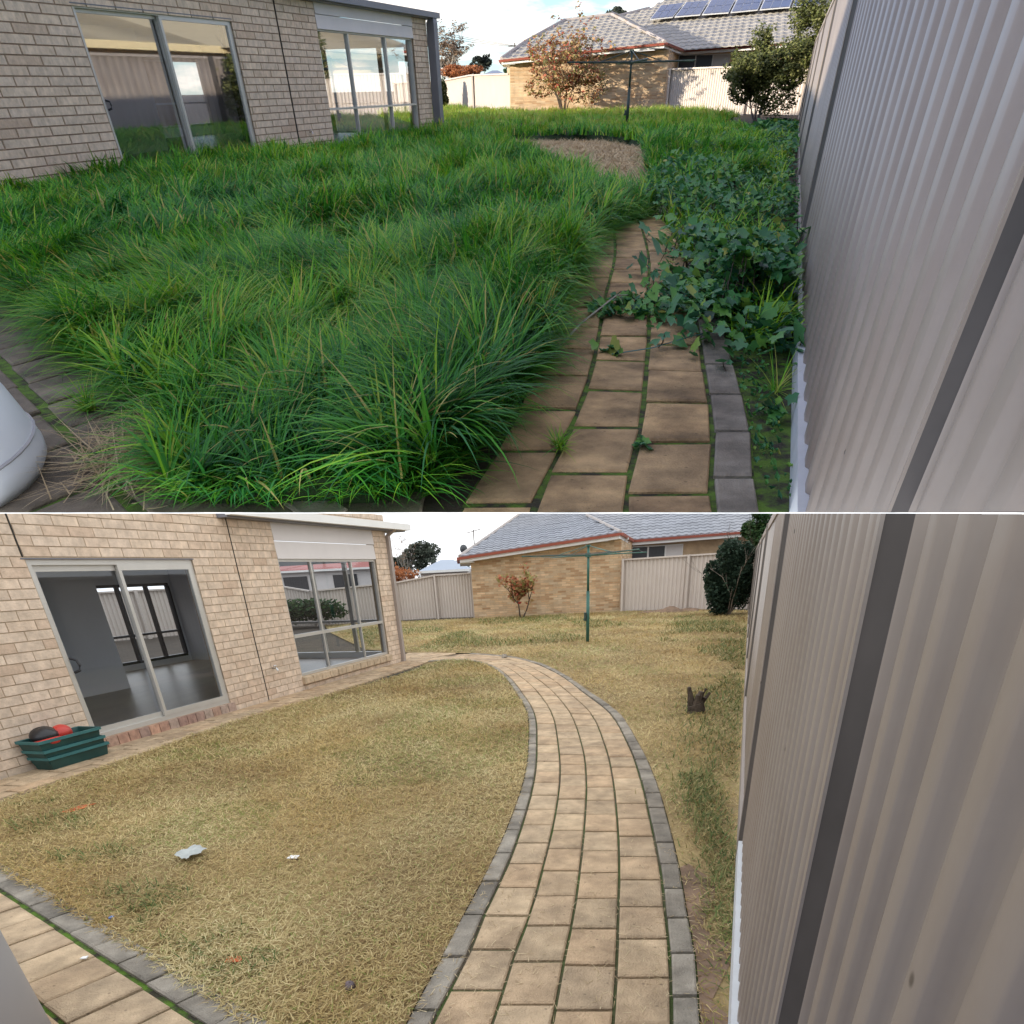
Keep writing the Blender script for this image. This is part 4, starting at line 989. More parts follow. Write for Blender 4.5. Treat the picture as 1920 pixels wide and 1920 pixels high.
# lower garden, back
tree('B', 'small_tree', 'small upright tree with red and green leaves against the orange brick wall', 'tree', (.50, 26.9, 0), 1.7, 2, 'bark', 'leaf_red', 1100, .085, (0, 0, 1.15, .42, .3, .62), depth=3, r0=.035, spread=.5, seed=23, dens=.3)
tree('B', 'rounded_shrub', 'dark green rounded shrub in the corner by the steel fences', 'shrub', (7.15, 23.1, 0), 2.2, 5, 'bark_grey', 'leaf_dark', 26000, .055, (0, 0, 1.25, .85, .5, 1.15), depth=3, r0=.02, seed=24, lobes=26)
tree('B', 'hedge_tree', 'tall dark green shrub rising behind the dark rounded shrub', 'shrub', (8.75, 25.2, 0), 3.4, 3, 'bark', 'leaf_hedge', 9000, .06, (-.2, 0, 2.5, .8, .5, .9), depth=3, r0=.03, seed=25, lobes=12)
tree('B', 'dead_shrub', 'small dead shrub at the far house corner by the pale fence', 'shrub', (-4.35, 27.6, 0), .7, 6, 'bark_grey', None, 0, .05, None, depth=3, r0=.012, seed=26)
tree('B', 'gum_tree', 'grey green gum tree with open crown behind the pale fence', 'tree', (-5.3, 49, 0), 3.4, 2, 'bark', 'leaf_gum', 6000, .09, (0, 0, 2.9, 1.3, .6, .85), depth=4, r0=.05, seed=27, dens=.2)
tree('B', 'gum_tree', 'smaller gum tree far away beside the downpipe', 'tree', (-7.0, 50, 0), 3.0, 2, 'bark', 'leaf_gum', 3500, .09, (0, 0, 2.5, .8, .6, .7), depth=3, r0=.04, seed=28, dens=.2)
tree('B', 'bare_tree', 'slender leafless tree reaching above the far gum trees', 'tree', (-6.1, 47.5, 0), 4.6, 3, 'bark_pale', 'twig_tan', 500, .05, (0, 0, 3, 1, .6, 1.2), depth=4, r0=.025, spread=.4, seed=29, dens=1.0, kk=(.9, 1.2, .84))
tree('B', 'autumn_tree', 'low tree with rusty red leaves just above the pale fence', 'tree', (-6.3, 42, 0), 2.2, 3, 'bark_pale', 'leaf_orange', 2200, .07, (0, 0, 1.7, 1.1, .5, .5), depth=4, r0=.03, seed=30, dens=.4)
tree('B', 'dark_bush', 'dark bush far away under the antenna, left of the neighbouring gutter', 'tree', (-2.9, 49, 0), 2.4, 2, 'bark', 'leaf_hedge', 1500, .09, (0, 0, 2.0, .8, .5, .5), depth=2, r0=.03, seed=31)
def far_house(g, label, x0, x1, y, ze, zr, rmat, dep=14, seed=0):
    t = thing('far_house', label, 'house', g, ((x0 + x1) / 2, y, 0)); b = MB(); b.box(x0 + .2, x1 - .2, y + .3, y + dep, 0, ze); b.build('wall', 'board', t)
    b = MB(); m_ = (x0 + x1) / 2; w = (x1 - x0) * .12
    b.add([(x0, y, ze), (x1, y, ze), (x1, y + dep, ze), (x0, y + dep, ze), (m_ - w, y + dep / 2, zr), (m_ + w, y + dep / 2, zr)], [(0, 1, 5, 4), (1, 2, 5), (2, 3, 4, 5), (3, 0, 4), (0, 3, 2, 1)]); b.build('roof', rmat, t)
    b = MB(); b.box(x0, x1, y - .12, y + .02, ze - .08, ze + .04); b.build('gutter', 'white_paint', t)
    for k in range(3):
        a = x0 + (x1 - x0) * (.2 + .25 * k); b = MB(); b.box(a, a + (x1 - x0) * .12, y + .22, y + .29, ze * .45, ze * .85); b.build('window', 'dark_frame', t)
    return t
far_house('B', 'distant house with pale blue grey hipped roof behind the pale fence', -5.3, -2.1, 44, 1.75, 2.35, 'far_roof', 6)
far_house('B', 'red roofed cream house behind the brick house, seen through its window', -22, -8, 52, 2.2, 3.3, 'red_roof', 8)
far_house('A', 'distant pale roofed house just above the cream fence', -4.2, -.6, 170, 2.05, 2.5, 'far_roof', 20)
# hedge and fence seen through the lower windows
tree('B', 'clipped_hedge', 'green hedge seen through the glass of the lower house window', 'hedge', (-8.5, 27.5, 0), 1.0, 6, 'bark', 'leaf_hedge', 5000, .08, (0, 0, .65, 3.0, .5, .6), depth=2, r0=.02, seed=33)
back_fence('B', [(-24, 18, 1.5), (-18, 22, 1.5), (-13, 26, 1.5), (-9.5, 29.5, 1.5), (-7.6, 28.5, 1.2)], 'cream steel fence behind the lower brick house, seen through its windows', 1.4, .07, rib=.14)

# roofed neighbour whose cream roof mirrors in the upper door glass
t = thing('cream_roof_house', 'house with cream metal roof beyond the right fence, mirrored in the glass door', 'house', 'A', HFA(30, 17, 0))
b = MB(); b.box(12, 62, 17.5, 27, 0, 2.15, HFA); b.build('wall', 'mortar_light', t)
b = MB(); b.box(11, 63, 16.7, 16.9, 2.1, 2.3, HFA); b.build('gutter', 'cream_roof', t)
R0 = [(11, 16.9, 2.25), (36, 16.9, 2.25), (29, 23, 4.0), (18, 23, 4.0)]; R1 = [(36, 14.5, 2.25), (63, 14.5, 2.25), (55, 23, 4.6), (44, 23, 4.6)]
for R_ in (R0, R1):
    b = MB(); n_ = 60
    for i in range(n_):
        for (s0, s1, dz) in ((i / n_, (i + .7) / n_, 0), ((i + .7) / n_, (i + 1) / n_, .05)):
            lo = lambda s: np.array(R_[0]) * (1 - s) + np.array(R_[1]) * s; hi = lambda s: np.array(R_[3]) * (1 - s) + np.array(R_[2]) * s
            q = [lo(s0), lo(s1), hi(s1), hi(s0)]; b.quad(*[HFA(p[0], p[1], p[2] + dz) for p in q])
    b.add([HFA(*R_[1]), HFA(R_[1][0], 27, 2.25), HFA(*R_[2])], [(0, 1, 2)]); b.add([HFA(*R_[0]), HFA(R_[0][0], 27, 2.25), HFA(*R_[3])], [(0, 1, 2)])
    b.build('roof', 'cream_roof', t)

# utility pole and wires, antenna, dish
t = thing('utility_pole', 'distant wooden power pole with crossarm above the neighbouring gutter', 'power pole', 'A', (.75, 149, 0))
b = MB(); b.tube([(.75, 149, 0), (.75, 149, 4.35)], .09, 6); b.build('pole', 'pole_wood', t)
b = MB(); b.box(-.1, 1.6, 148.9, 149.1, 4.05, 4.15); b.build('crossarm', 'pole_wood', t)
for k, (z0, z1) in enumerate(((4.15, 5.3), (4.12, 5.1), (4.08, 4.85))):
    b = MB(); b.tube([(.5 - .3 * k, 149, z0), (-4.5, 146, (z0 + z1) / 2 - .12), (-10.5, 142, z1)], .014, 4)
    o = b.build('power_wire', 'wire', None, 'A', loc=(.5, 149, z0)); tag(o, ['uppermost thin power wire crossing the sky from the pole', 'middle thin power wire crossing the sky from the pole', 'lowest thin power wire crossing the sky from the pole'][k], 'wire', 'power wires over the fence')
t = thing('antenna', 'thin television antenna on a mast above the neighbouring roof edge', 'antenna', 'B', (-1.8, 46, 0))
b = MB(); b.tube([(-1.85, 46, 1.6), (-1.85, 46, 3.78)], .035, 6); b.build('mast', 'pole_wood', t)
b = MB(); b.tube([(-2.3, 46, 3.62), (-1.4, 46, 3.80)], .02, 5)
for q in range(5): b.tube([(-2.2 + q * .17, 45.8, 3.65 + q * .03), (-2.2 + q * .17, 46.3, 3.65 + q * .03)], .01, 4)
b.build('boom', 'pole_wood', t)
t = thing('satellite_dish', 'small dark dish on the roof corner beneath the antenna', 'dish', 'B', (-2.35, 44, 0)); b = MB()
pr = [(0, 0), (.10, .01), (.19, .05), (.23, .09)]; seg = 12
vs = [(-2.42 + r * math.cos(2 * PI * j / seg), 44 + h * 2, 2.78 + r * math.sin(2 * PI * j / seg)) for r, h in pr for j in range(seg)]
b.add(vs, [(i * seg + j, i * seg + (j + 1) % seg, (i + 1) * seg + (j + 1) % seg, (i + 1) * seg + j) for i in range(3) for j in range(seg)]); b.build('bowl', 'wire', t)
b = MB(); b.tube([(-2.42, 44.1, 2.2), (-2.42, 44.1, 2.75)], .03, 5); b.build('mount', 'pole_wood', t)

# ------------------------------------------------------------------ objects on the lower garden
# nested green tubs by the door
def tub(F, u0, u1, n0, n1, z0, z1, label, name='plastic_tub'):
    t = thing(name, label, 'tub', 'B', F((u0 + u1) / 2, (n0 + n1) / 2, z0), 'green tubs stacked by the door')
    b = MB(); i = .024
    o0 = [(u0 + i, n0 + i), (u1 - i, n0 + i), (u1 - i, n1 - i), (u0 + i, n1 - i)]; o1 = [(u0, n0), (u1, n0), (u1, n1), (u0, n1)]
    w = .014
    i1 = [(u0 + w, n0 + w), (u1 - w, n0 + w), (u1 - w, n1 - w), (u0 + w, n1 - w)]; i0 = [(u0 + i + w, n0 + i + w), (u1 - i - w, n0 + i + w), (u1 - i - w, n1 - i - w), (u0 + i + w, n1 - i - w)]
    vs = [F(*p, z0) for p in o0] + [F(*p, z1) for p in o1] + [F(*p, z1) for p in i1] + [F(*p, z0 + .02) for p in i0]
    fs = [(3, 2, 1, 0)] + [(k * 4 + j, k * 4 + (j + 1) % 4, k * 4 + 4 + (j + 1) % 4, k * 4 + 4 + j) for k in range(3) for j in range(4)] + [(12, 13, 14, 15)]
    b.add(vs, fs); b.build('body', 'tub_green', t)
    b = MB(); e = .011
    for (a, c, p, q) in ((u0 - e, u1 + e, n1 - .002, n1 + e), (u0 - e, u1 + e, n0 - e, n0 + .002), (u0 - e, u0 + .002, n0, n1), (u1 - .002, u1 + e, n0, n1)): b.box(a, c, p, q, z1 - .022, z1 + .004, F)
    b.build('rim', 'tub_rim', t)
tub(HFB, .22, .92, .05, .31, .028, .145, 'lowest of the dark green plastic tubs beside the glass door')
tub(HFB, .20, .90, .045, .315, .09, .215, 'middle dark green plastic tub in the stack beside the glass door')
tub(HFB, .18, .88, .04, .32, .165, .305, 'topmost green plastic tub, holding a helmet, beside the glass door')
def sph(b, c, r, nu=14, nv=9, f=None, z0=-1.):
    vs = []; 
    for j in range(nv + 1):
        ph = math.acos(max(z0, -1)) * 0 + PI * j / nv
        for i in range(nu):
            a = 2 * PI * i / nu; x, y, z = math.sin(ph) * math.cos(a), math.sin(ph) * math.sin(a), math.cos(ph)
            k = f(a, ph) if f else 1
            vs.append((c[0] + r[0] * x * k, c[1] + r[1] * y * k, c[2] + r[2] * z * k))
    b.add(vs, [(j * nu + i, (j + 1) * nu + i, (j + 1) * nu + (i + 1) % nu, j * nu + (i + 1) % nu) for j in range(nv) for i in range(nu)])
c = HFB(.38, .17, .325); t = thing('bicycle_helmet', 'black and red helmet lying in the top green tub', 'helmet', 'B', c)
b = MB(); sph(b, c, (.115, .15, .085), 20, 12, lambda a, p: 1 - .06 * (math.sin(a * 3) > .55) * (p < 1.3)); b.build('shell', 'helmet_black', t, smooth=True)
b = MB(); sph(b, (c[0] + .03, c[1] - .02, c[2] - .045), (.122, .145, .045), 20, 8); b.build('band', 'helmet_red', t, smooth=True)
c = HFB(.57, .17, .315); t2 = thing('red_ball', 'red ball beside the helmet in the top green tub', 'ball', 'B', c)
b = MB(); sph(b, c, (.085, .12, .075), 18, 12); b.build('ball', 'helmet_red', t2, smooth=True)
# tank / tubs at the lower left edges
def lathe(name, matn, parent, cx, cy, prof, kx, ky, seg=48, g='A'):
    b = MB(); vs = [(cx + r * kx * math.cos(2 * PI * j / seg), cy + r * ky * math.sin(2 * PI * j / seg), z) for r, z in prof for j in range(seg)]
    b.add(vs, [(i * seg + j, i * seg + (j + 1) % seg, (i + 1) * seg + (j + 1) % seg, (i + 1) * seg + j) for i in range(len(prof) - 1) for j in range(seg)])
    b.add([(cx, cy, prof[-1][1])] + [(cx + prof[-1][0] * kx * math.cos(2 * PI * j / seg), cy + prof[-1][0] * ky * math.sin(2 * PI * j / seg), prof[-1][1]) for j in range(seg)], [(0, j + 1, (j + 1) % seg + 1) for j in range(seg)])
    return b.build(name, matn, parent, g, smooth=True)
t = thing('water_tank', 'rounded white plastic tank at the bottom left beside the side path', 'tank', 'A', (-2.48, 3.20, 0))
lathe('body', 'plastic_white', t, -2.48, 3.20, [(.30, .0), (.40, .02), (.435, .06), (.44, .10), (.425, .16), (.395, .27), (.36, .36), (.33, .42), (.2, .45)], 1.0, 1.5)
b = MB(); b.tube([(-2.48 + .432 * math.cos(a), 3.2 + .648 * math.sin(a), .135 + .02 * math.sin(a)) for a in np.linspace(-PI, PI, 40)], .006, 5); b.build('seam', 'tank_grey', t)
t = thing('grey_bin', 'smooth pale grey upright bin at the bottom left corner of the mown garden', 'bin', 'B', (-2.18, 1.84, 0))
lathe('body', 'tank_grey', t, -2.18, 1.84, [(.33, .0), (.35, .03), (.35, .4), (.355, .8), (.36, .95), (.33, 1.0)], 1.0, 1.0, g='B')
# litter
def flake(name, label, cat, loc, pts, matn, g='B', z=.03, th=.004, group=None):
    t = MB(); n_ = len(pts)
    top = [(loc[0] + p[0], loc[1] + p[1], z + p[2] if len(p) > 2 else z) for p in pts]
    t.add(top + [(a, c_, z_ - th) for a, c_, z_ in top], [tuple(range(n_)), tuple(range(2 * n_ - 1, n_ - 1, -1))] + [(i, i + n_, (i + 1) % n_ + n_, (i + 1) % n_) for i in range(n_)])
    o = t.build(name, matn, None, g, loc=(*loc, 0)); tag(o, label, cat, group); return o
b = MB(); ng = 9; vs = []
for j in range(ng + 1):
    for i in range(ng + 1):
        a, c_ = i / ng - .5, j / ng - .5; wv_ = .006 * math.sin(a * 7 + c_ * 4) + .004 * math.sin(c_ * 11 - a * 5)
        vs.append((-2.1 + .12 * a + .05 * c_ + .006 * math.sin(j * 2.3), 3.83 + .18 * c_ - .07 * a + .008 * math.sin(i * 1.9), .075 + wv_))
b.add(vs, [(j * (ng + 1) + i, j * (ng + 1) + i + 1, (j + 1) * (ng + 1) + i + 1, (j + 1) * (ng + 1) + i) for j in range(ng) for i in range(ng)])
o = b.build('plastic_sheet', 'paper', None, 'B', loc=(-2.1, 3.83, 0), smooth=True); tag(o, 'crumpled pale plastic sheet lying on the mown lawn', 'litter')
flake('wrapper', 'tiny white wrapper on the middle of the mown lawn', 'litter', (-1.42, 3.73), [(-.035, -.02), (.03, -.03), (.035, .02), (-.02, .03)], 'white_paint', z=.045)
flake('paper_scrap', 'small white scrap on the side path pavers', 'litter', (-2.08, 2.59), [(-.015, -.01), (.015, -.01), (.012, .015), (-.012, .01)], 'white_paint', z=.04)
flake('leaf_scrap', 'orange scrap near the wall side of the mown lawn', 'litter', (-3.53, 5.02), [(-.08, -.08), (.0, -.10), (.07, .03), (.09, .12), (-.02, .08)], 'orange', z=.04)
flake('leaf_scrap', 'small orange scrap near the side path on the mown lawn', 'litter', (-1.35, 2.51), [(-.03, -.02), (.04, -.02), (.05, .03), (-.03, .03)], 'orange', z=.035)
flake('bottle_cap', 'tiny blue cap at the kerb of the side path', 'litter', (-2.17, 3.0), [(.012 * math.cos(a), .016 * math.sin(a)) for a in np.linspace(0, 5.5, 8)], 'blue', z=.045)
b = MB(); sph(b, (-.75, 2.24, .03), (.024, .034, .024), 12, 8, lambda a, p: 1 + .12 * math.sin(a * 2 + p * 3)); o = b.build('stone', 'stone', None, 'B', loc=(-.75, 2.24, 0), smooth=True); tag(o, 'dark purple stone on the lawn by the path kerb', 'stone')
b = MB(); sph(b, (-.12, 14.15, .04), (.07, .12, .05), 10, 7, lambda a, p: 1 + .2 * math.sin(a * 2 + p * 3)); o = b.build('rock', 'kerb', None, 'B', loc=(-.05, 12.0, 0)); tag(o, 'grey rock on the outer edge of the curved path', 'stone')
# stump
t = thing('tree_stump', 'small dark cut stump with two prongs on the mown lawn near the fence', 'stump', 'B', (2.12, 7.7, 0)); rg = random.Random(4)
b = MB(); x, y = 2.12, 7.7
b.tube([(x, y, -.01), (x + .01, y, .06), (x - .01, y, .12)], [.12, .10, .09], 9); b.build('base', 'bark', t)
for i, (dx_, dy_, hz_, r) in enumerate([(-.10, .0, .30, .040), (-.07, .05, .22, .05), (.04, -.02, .25, .055), (.11, .03, .27, .038), (.15, .0, .23, .03), (0, -.05, .22, .05), (.08, -.04, .19, .05)]):
    b = MB(); b.tube([(x + dx_ * .2, y, .05), (x + dx_ * .5 + rg.uniform(-.02, .02), y + dy_ * .5, hz_ * .5), (x + dx_, y + dy_, hz_)], [r * 1.3, r, r * .5], 7); b.build('prong', 'bark', t)
# dirt heap by the back fence
b = MB(); nx, ny = 26, 10; vs = []
for j in range(ny + 1):
    for i in range(nx + 1):
        s, q = i / nx, j / ny; h = math.sin(PI * s) * math.sin(PI * q) * (.14 + .05 * math.sin(s * 17) + .03 * math.sin(s * 31 + q * 9)); vs.append((4.7 + 2.6 * s, 25.6 + 1.2 * q + .1 * math.sin(s * 9), max(h, 0) + .006))
b.add(vs, [(j * (nx + 1) + i, j * (nx + 1) + i + 1, (j + 1) * (nx + 1) + i + 1, (j + 1) * (nx + 1) + i) for j in range(ny) for i in range(nx)])
o = b.build('dirt_mound', 'dirt', None, 'B', loc=(6, 26, 0), kind='stuff', smooth=True); tag(o, 'low heap of bare brown dirt against the pale back fence', 'dirt')

# ------------------------------------------------------------------ lawn of the lower garden
def poly_points(poly, n, dens_y=None):
    P = np.array(poly); x0, y0 = P.min(0); x1, y1 = P.max(0); out = []; tot = 0
    while tot < n:
        m_ = n * 3
        x = RNG.uniform(x0, x1, m_)
        if dens_y:  # log-distributed in y: fewer with distance
            y = np.exp(RNG.uniform(math.log(y0 + dens_y), math.log(y1 + dens_y), m_)) - dens_y
        else: y = RNG.uniform(y0, y1, m_)
        k = inpoly(x, y, poly); out.append(np.stack([x[k], y[k]], 1)); tot += k.sum()
    return np.concatenate(out)[:n]
kin = [(-3.66, 4.06), (-2.50, 3.13), (-1.81, 2.58), (-1.20, 2.08), (-.85, 1.72)]
cin = [tuple(p) for p in ct[0][::12] if p[1] < 14.2]
LAWN_B = kin + [(-.56, 1.6)] + cin + INNER_B[0:7] + [(-4.6, 4.9)]
def flat_poly(name, poly, matn, g, z, kind='structure'):
    me = bpy.data.meshes.new(name); bm = bmesh.new()
    vs = [bm.verts.new((p[0], p[1], z)) for p in poly]; bm.faces.new(vs); bmesh.ops.triangulate(bm, faces=bm.faces[:]); bmesh.ops.recalc_face_normals(bm, faces=bm.faces[:]); bm.to_mesh(me); bm.free()
    me.materials.append(MATS[matn]); return link(name, me, None, g, (0, 0, 0), kind)
flat_poly('lawn', LAWN_B, 'straw_ground', 'B', .022)
cout = [tuple(p) for p in ct[6][::12]]
RIGHT_B = [(cout[0][0], cout[0][1])] + cout + [(-2.35, 16.2), (-3.6, 17.5), (-6.0, 24), (-7.3, 28.4), (-1.3, 28.2), (4.4, 28.0), (7.6, 25.9), (8.3, 24.4)] + [(FFB(u, .0, 0)[0], FFB(u, .0, 0)[1]) for u in (20, 14, 8, 4, 1, -.6)]
flat_poly('lawn', RIGHT_B, 'straw_ground', 'B', .020)
def mown(poly, n, dens_y, L0, L1, W, g='B', mask=None, lean=(1.0, 1.5)):
    P = poly_points(poly, n, dens_y)
    if mask is not None: P = P[mask(P)]
    n = len(P); P3 = np.c_[P, np.full(n, .024)]
    d = np.clip(P[:, 1] / 4.0, 1, 5)
    return P3, RNG.uniform(L0, L1, n) * d ** .55, RNG.uniform(0, 2 * PI, n), RNG.uniform(*lean, n), RNG.uniform(0, .6, n), W * d ** .7
def soil_mask(P):      # bare soil along the outer kerb, near part
    ex = np.interp(P[:, 1], [c_[1] for c_ in cout[:9]], [c_[0] for c_ in cout[:9]])
    w = -.06 + .34 * vnoise(P[:, 0], P[:, 1], 5, 2.2) ; near = P[:, 1] < 6.4
    return ~(near & (P[:, 0] < ex + w) & (RNG.uniform(size=len(P)) < .6))
parts = []
for poly, n, msk in ((LAWN_B, 150000, None), (RIGHT_B, 110000, soil_mask)):
    P3, L, az, le, dr, W = mown(poly, n, 1.0, .018, .058, .0042, mask=msk)
    P3[:, 2] += RNG.uniform(0, .02, len(P3)) 
    tn = np.clip(RNG.normal(.42, .2, len(P3)) + (vnoise(P3[:, 0], P3[:, 1] * .67, 3, 1.3) - .5) * .45, 0, .80)
    gr = RNG.uniform(size=len(P3)) < .08 + .25 * (vnoise(P3[:, 0], P3[:, 1], 77, .9) > .62); tn[gr] = 1.0
    parts.append(blades(P3, L, az, le, dr, W, tn, 2, KB, 'B'))
o = scene_leaf_object('dry_grass', parts, 'straw', None, 'B', kind='stuff'); tag(o, 'short dry straw coloured mown grass covering the lower lawn', 'grass')
pts_ = []
for i in range(1500):
    k_ = int(RNG.uniform(0, 1) ** 1.5 * 230); a_ = ct[0][k_]; c_ = ct[6][k_]; t_ = RNG.beta(.5, .5); pts_.append((*(a_ * (1 - t_) + c_ * t_), .034))
P3 = np.array(pts_); n = len(P3)
o = scene_leaf_object('grass_clippings', [blades(P3, RNG.uniform(.015, .05, n), RNG.uniform(0, 6.3, n), RNG.uniform(1.45, 1.6, n), RNG.uniform(-.3, .3, n), np.full(n, .003), RNG.uniform(0, 1, n), 2, KB, 'B')], 'clipping', None, 'B', kind='stuff'); tag(o, 'loose dry clippings scattered on the curved path', 'grass clippings')
# soil strip by the kerb showing brown earth
soil_poly = [c_ for c_ in cout[:9]] + [(c_[0] + .13 + .08 * math.sin(i * 2.1), c_[1] + .05) for i, c_ in reversed(list(enumerate(cout[:9])))]
flat_poly('soil_strip', soil_poly, 'dirt', 'B', .024)
# greener patches by the fence
P = poly_points([(2.9, 6), (3.6, 6.3), (8.0, 19), (8.3, 24), (5.5, 23), (3.6, 16), (2.2, 8), (1.2, 4.2), (1.5, 4.4)], 26000, 1.0)
P = P + RNG.normal(size=P.shape) * [.16, .4]; P = P[vnoise(P[:, 0] * 1.2, P[:, 1] * .6, 9, 1.0) + .25 * vnoise(P[:, 0], P[:, 1] * .6, 19, 5.0) > .55]; P = P[(P @ np.array([-.949, .314]) - np.array([.792, 1.954]) @ np.array([-.949, .314])) > .03]
P = np.r_[P, np.stack([.98 + .08 * RNG.normal(size=2600) + .0 * 1, 0 * RNG.normal(size=2600)], 1) + (lambda q: np.c_[.16 * (q - 2.2), q])(RNG.uniform(1.8, 5.2, 2600))]; P3 = np.c_[P, np.full(len(P), .026)]; d = np.clip(P[:, 1] / 4, 1, 5)
P2 = poly_points([(-4.4, 5.2), (-1.3, 2.25), (-1.1, 2.5), (-3.9, 5.4)], 2500); P2 = P2[vnoise(P2[:, 0], P2[:, 1], 4, 3.) > .5]
P3 = np.r_[P3, np.c_[P2, np.full(len(P2), .026)]]; d = np.r_[d, np.ones(len(P2))]
pf = poly_points([(-3.2, 17), (-5.5, 24), (-6.5, 27.5), (2, 27.0), (4, 20), (3, 17), (0, 16.5)], 15000, 1.0); pf = pf[vnoise(pf[:, 0], pf[:, 1] * .5, 14, .7) > .5]
P3 = np.r_[P3, np.c_[pf, np.full(len(pf), .026)]]; d = np.r_[d, np.clip(pf[:, 1] / 4, 1, 5)]
n = len(P3)
o = scene_leaf_object('green_grass', [blades(P3, RNG.uniform(.03, .09, n) * d ** .4, RNG.uniform(0, 2 * PI, n), RNG.uniform(.5, 1.2, n), RNG.uniform(.2, .9, n), .007 * d ** .6, RNG.uniform(0, 1, n), 2, KB, 'B')], 'mown_green', None, 'B', kind='stuff')
tag(o, 'patchy greener grass regrowing along the steel fence on the mown lawn', 'grass')

# ------------------------------------------------------------------ tall grass of the upper garden
def mound(x, y):      # height of the matted grass body
    h = .55 * vnoise(x, y / 2.1, 21, .9) + .30 * vnoise(x, y / 2.1, 22, 2.2) + .15 * vnoise(x, y / 2.1, 23, 5.0)
    return h
EDGE = [(-5.2, 9.2), (-4.5, 8.1), (-3.55, 6.75), (-2.71, 5.45), (-2.1, 4.55), (-1.78, 4.15), (-1.6, 3.75), (-1.36, 3.02), (-.9, 2.97), (-.42, 3.0), (-.2, 3.5), (-.02, 4.4), (.16, 5.1), (.24, 5.8), (.44, 7.3), (.62, 8.6), (1.0, 10.4), (1.35, 11.6),
        (1.8, 12.4), (1.5, 14.6), (1.1, 18.0), (.6, 22), (.0, 26), (-.3, 29.5), (.2, 31.5), (2.8, 30.6), (3.4, 27), (2.8, 21), (2.4, 18), (2.3, 15.2), (2.6, 14.2), (4.1, 17), (6.3, 25.5), (7.4, 31), (8.0, 40), (9.8, 45),
        (9.6, 57), (.1, 60.5), (-4.6, 76), (-9, 80), (-7.6, 60), (-2.4, 37.5), (-2.5, 35.9), (-8.1, 16.5), (-9.6, 11.5), (-7.6, 10.5)]
# matted body sheet
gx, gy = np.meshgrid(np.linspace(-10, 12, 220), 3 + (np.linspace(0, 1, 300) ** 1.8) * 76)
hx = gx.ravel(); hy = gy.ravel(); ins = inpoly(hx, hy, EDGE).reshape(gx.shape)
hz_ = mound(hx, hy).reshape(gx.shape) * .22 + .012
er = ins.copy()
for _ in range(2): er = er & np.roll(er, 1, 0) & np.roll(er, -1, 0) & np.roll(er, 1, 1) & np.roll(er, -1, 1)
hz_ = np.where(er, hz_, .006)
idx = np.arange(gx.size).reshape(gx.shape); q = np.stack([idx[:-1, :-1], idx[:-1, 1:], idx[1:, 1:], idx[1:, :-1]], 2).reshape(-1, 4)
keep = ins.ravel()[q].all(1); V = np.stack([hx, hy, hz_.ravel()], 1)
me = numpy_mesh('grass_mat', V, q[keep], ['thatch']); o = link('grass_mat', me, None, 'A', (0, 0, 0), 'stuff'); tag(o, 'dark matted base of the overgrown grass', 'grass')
parts = []
def tall(n, y0, y1, seg, Lm, W, dy, poly=EDGE):
    out = []; tot = 0
    while tot < n:
        m_ = n * 2; x = RNG.uniform(-9.5, 12, m_); y = np.exp(RNG.uniform(math.log(y0 + dy), math.log(y1 + dy), m_)) - dy
        k = inpoly(x, y, poly) & (np.abs(x) < y * 1.15 + 1.2)
        out.append(np.stack([x[k], y[k]], 1)); tot += k.sum()
    P = np.concatenate(out)[:n]
    # clumped: pull blades towards tuft centres
    cs = .16; cx = np.round(P[:, 0] / cs); cy = np.round(P[:, 1] / (cs * 2.1))
    jx = ((np.sin(cx * 12.98 + cy * 78.2) * 43758.5) % 1 - .5) * cs * .8; jy = ((np.sin(cx * 39.3 + cy * 11.1) * 24634.6) % 1 - .5) * cs * 1.7
    cc = np.stack([cx * cs + jx, cy * cs * 2.1 + jy], 1)
    P = cc + (P - cc) * .62
    h = mound(P[:, 0], P[:, 1]); z = h * .20
    rnd = (np.sin(cx * 7.3 + cy * 3.7) * 9631.1) % 1
    flow = vnoise(P[:, 0], P[:, 1] / 2.1, 31, .55) * 4 * PI + vnoise(P[:, 0], P[:, 1] / 2.1, 32, 1.7) * 2.0
    az = flow + RNG.normal(0, .8, n) + (rnd - .5) * 3.2
    L = Lm * (.40 + 1.1 * h) * RNG.uniform(.55, 1.25, n) * (.8 + .4 * rnd)
    lean = np.abs(RNG.normal(.25, .28, n)); droop = RNG.uniform(.6, 2.4, n)
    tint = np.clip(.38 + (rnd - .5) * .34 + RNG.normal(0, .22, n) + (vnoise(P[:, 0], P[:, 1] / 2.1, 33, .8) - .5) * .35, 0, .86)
    tint = np.clip(tint + .52 * np.clip((P[:, 1] - 30) / 18, 0, 1), 0, .92); dead = RNG.uniform(size=n) < .05; tint[dead] = 1  # far blades tinted yellower and brighter to stand in for sunlight
    return np.c_[P, z], L, az, lean, droop, W * RNG.uniform(.6, 1.3, n), tint, seg
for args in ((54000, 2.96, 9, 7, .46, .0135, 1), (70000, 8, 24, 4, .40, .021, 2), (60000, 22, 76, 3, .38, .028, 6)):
    P3, L, az, le, dr, W, tn, seg = tall(*args); parts.append(blades(P3, L, az, le, dr, W, tn, seg, KA, 'A'))
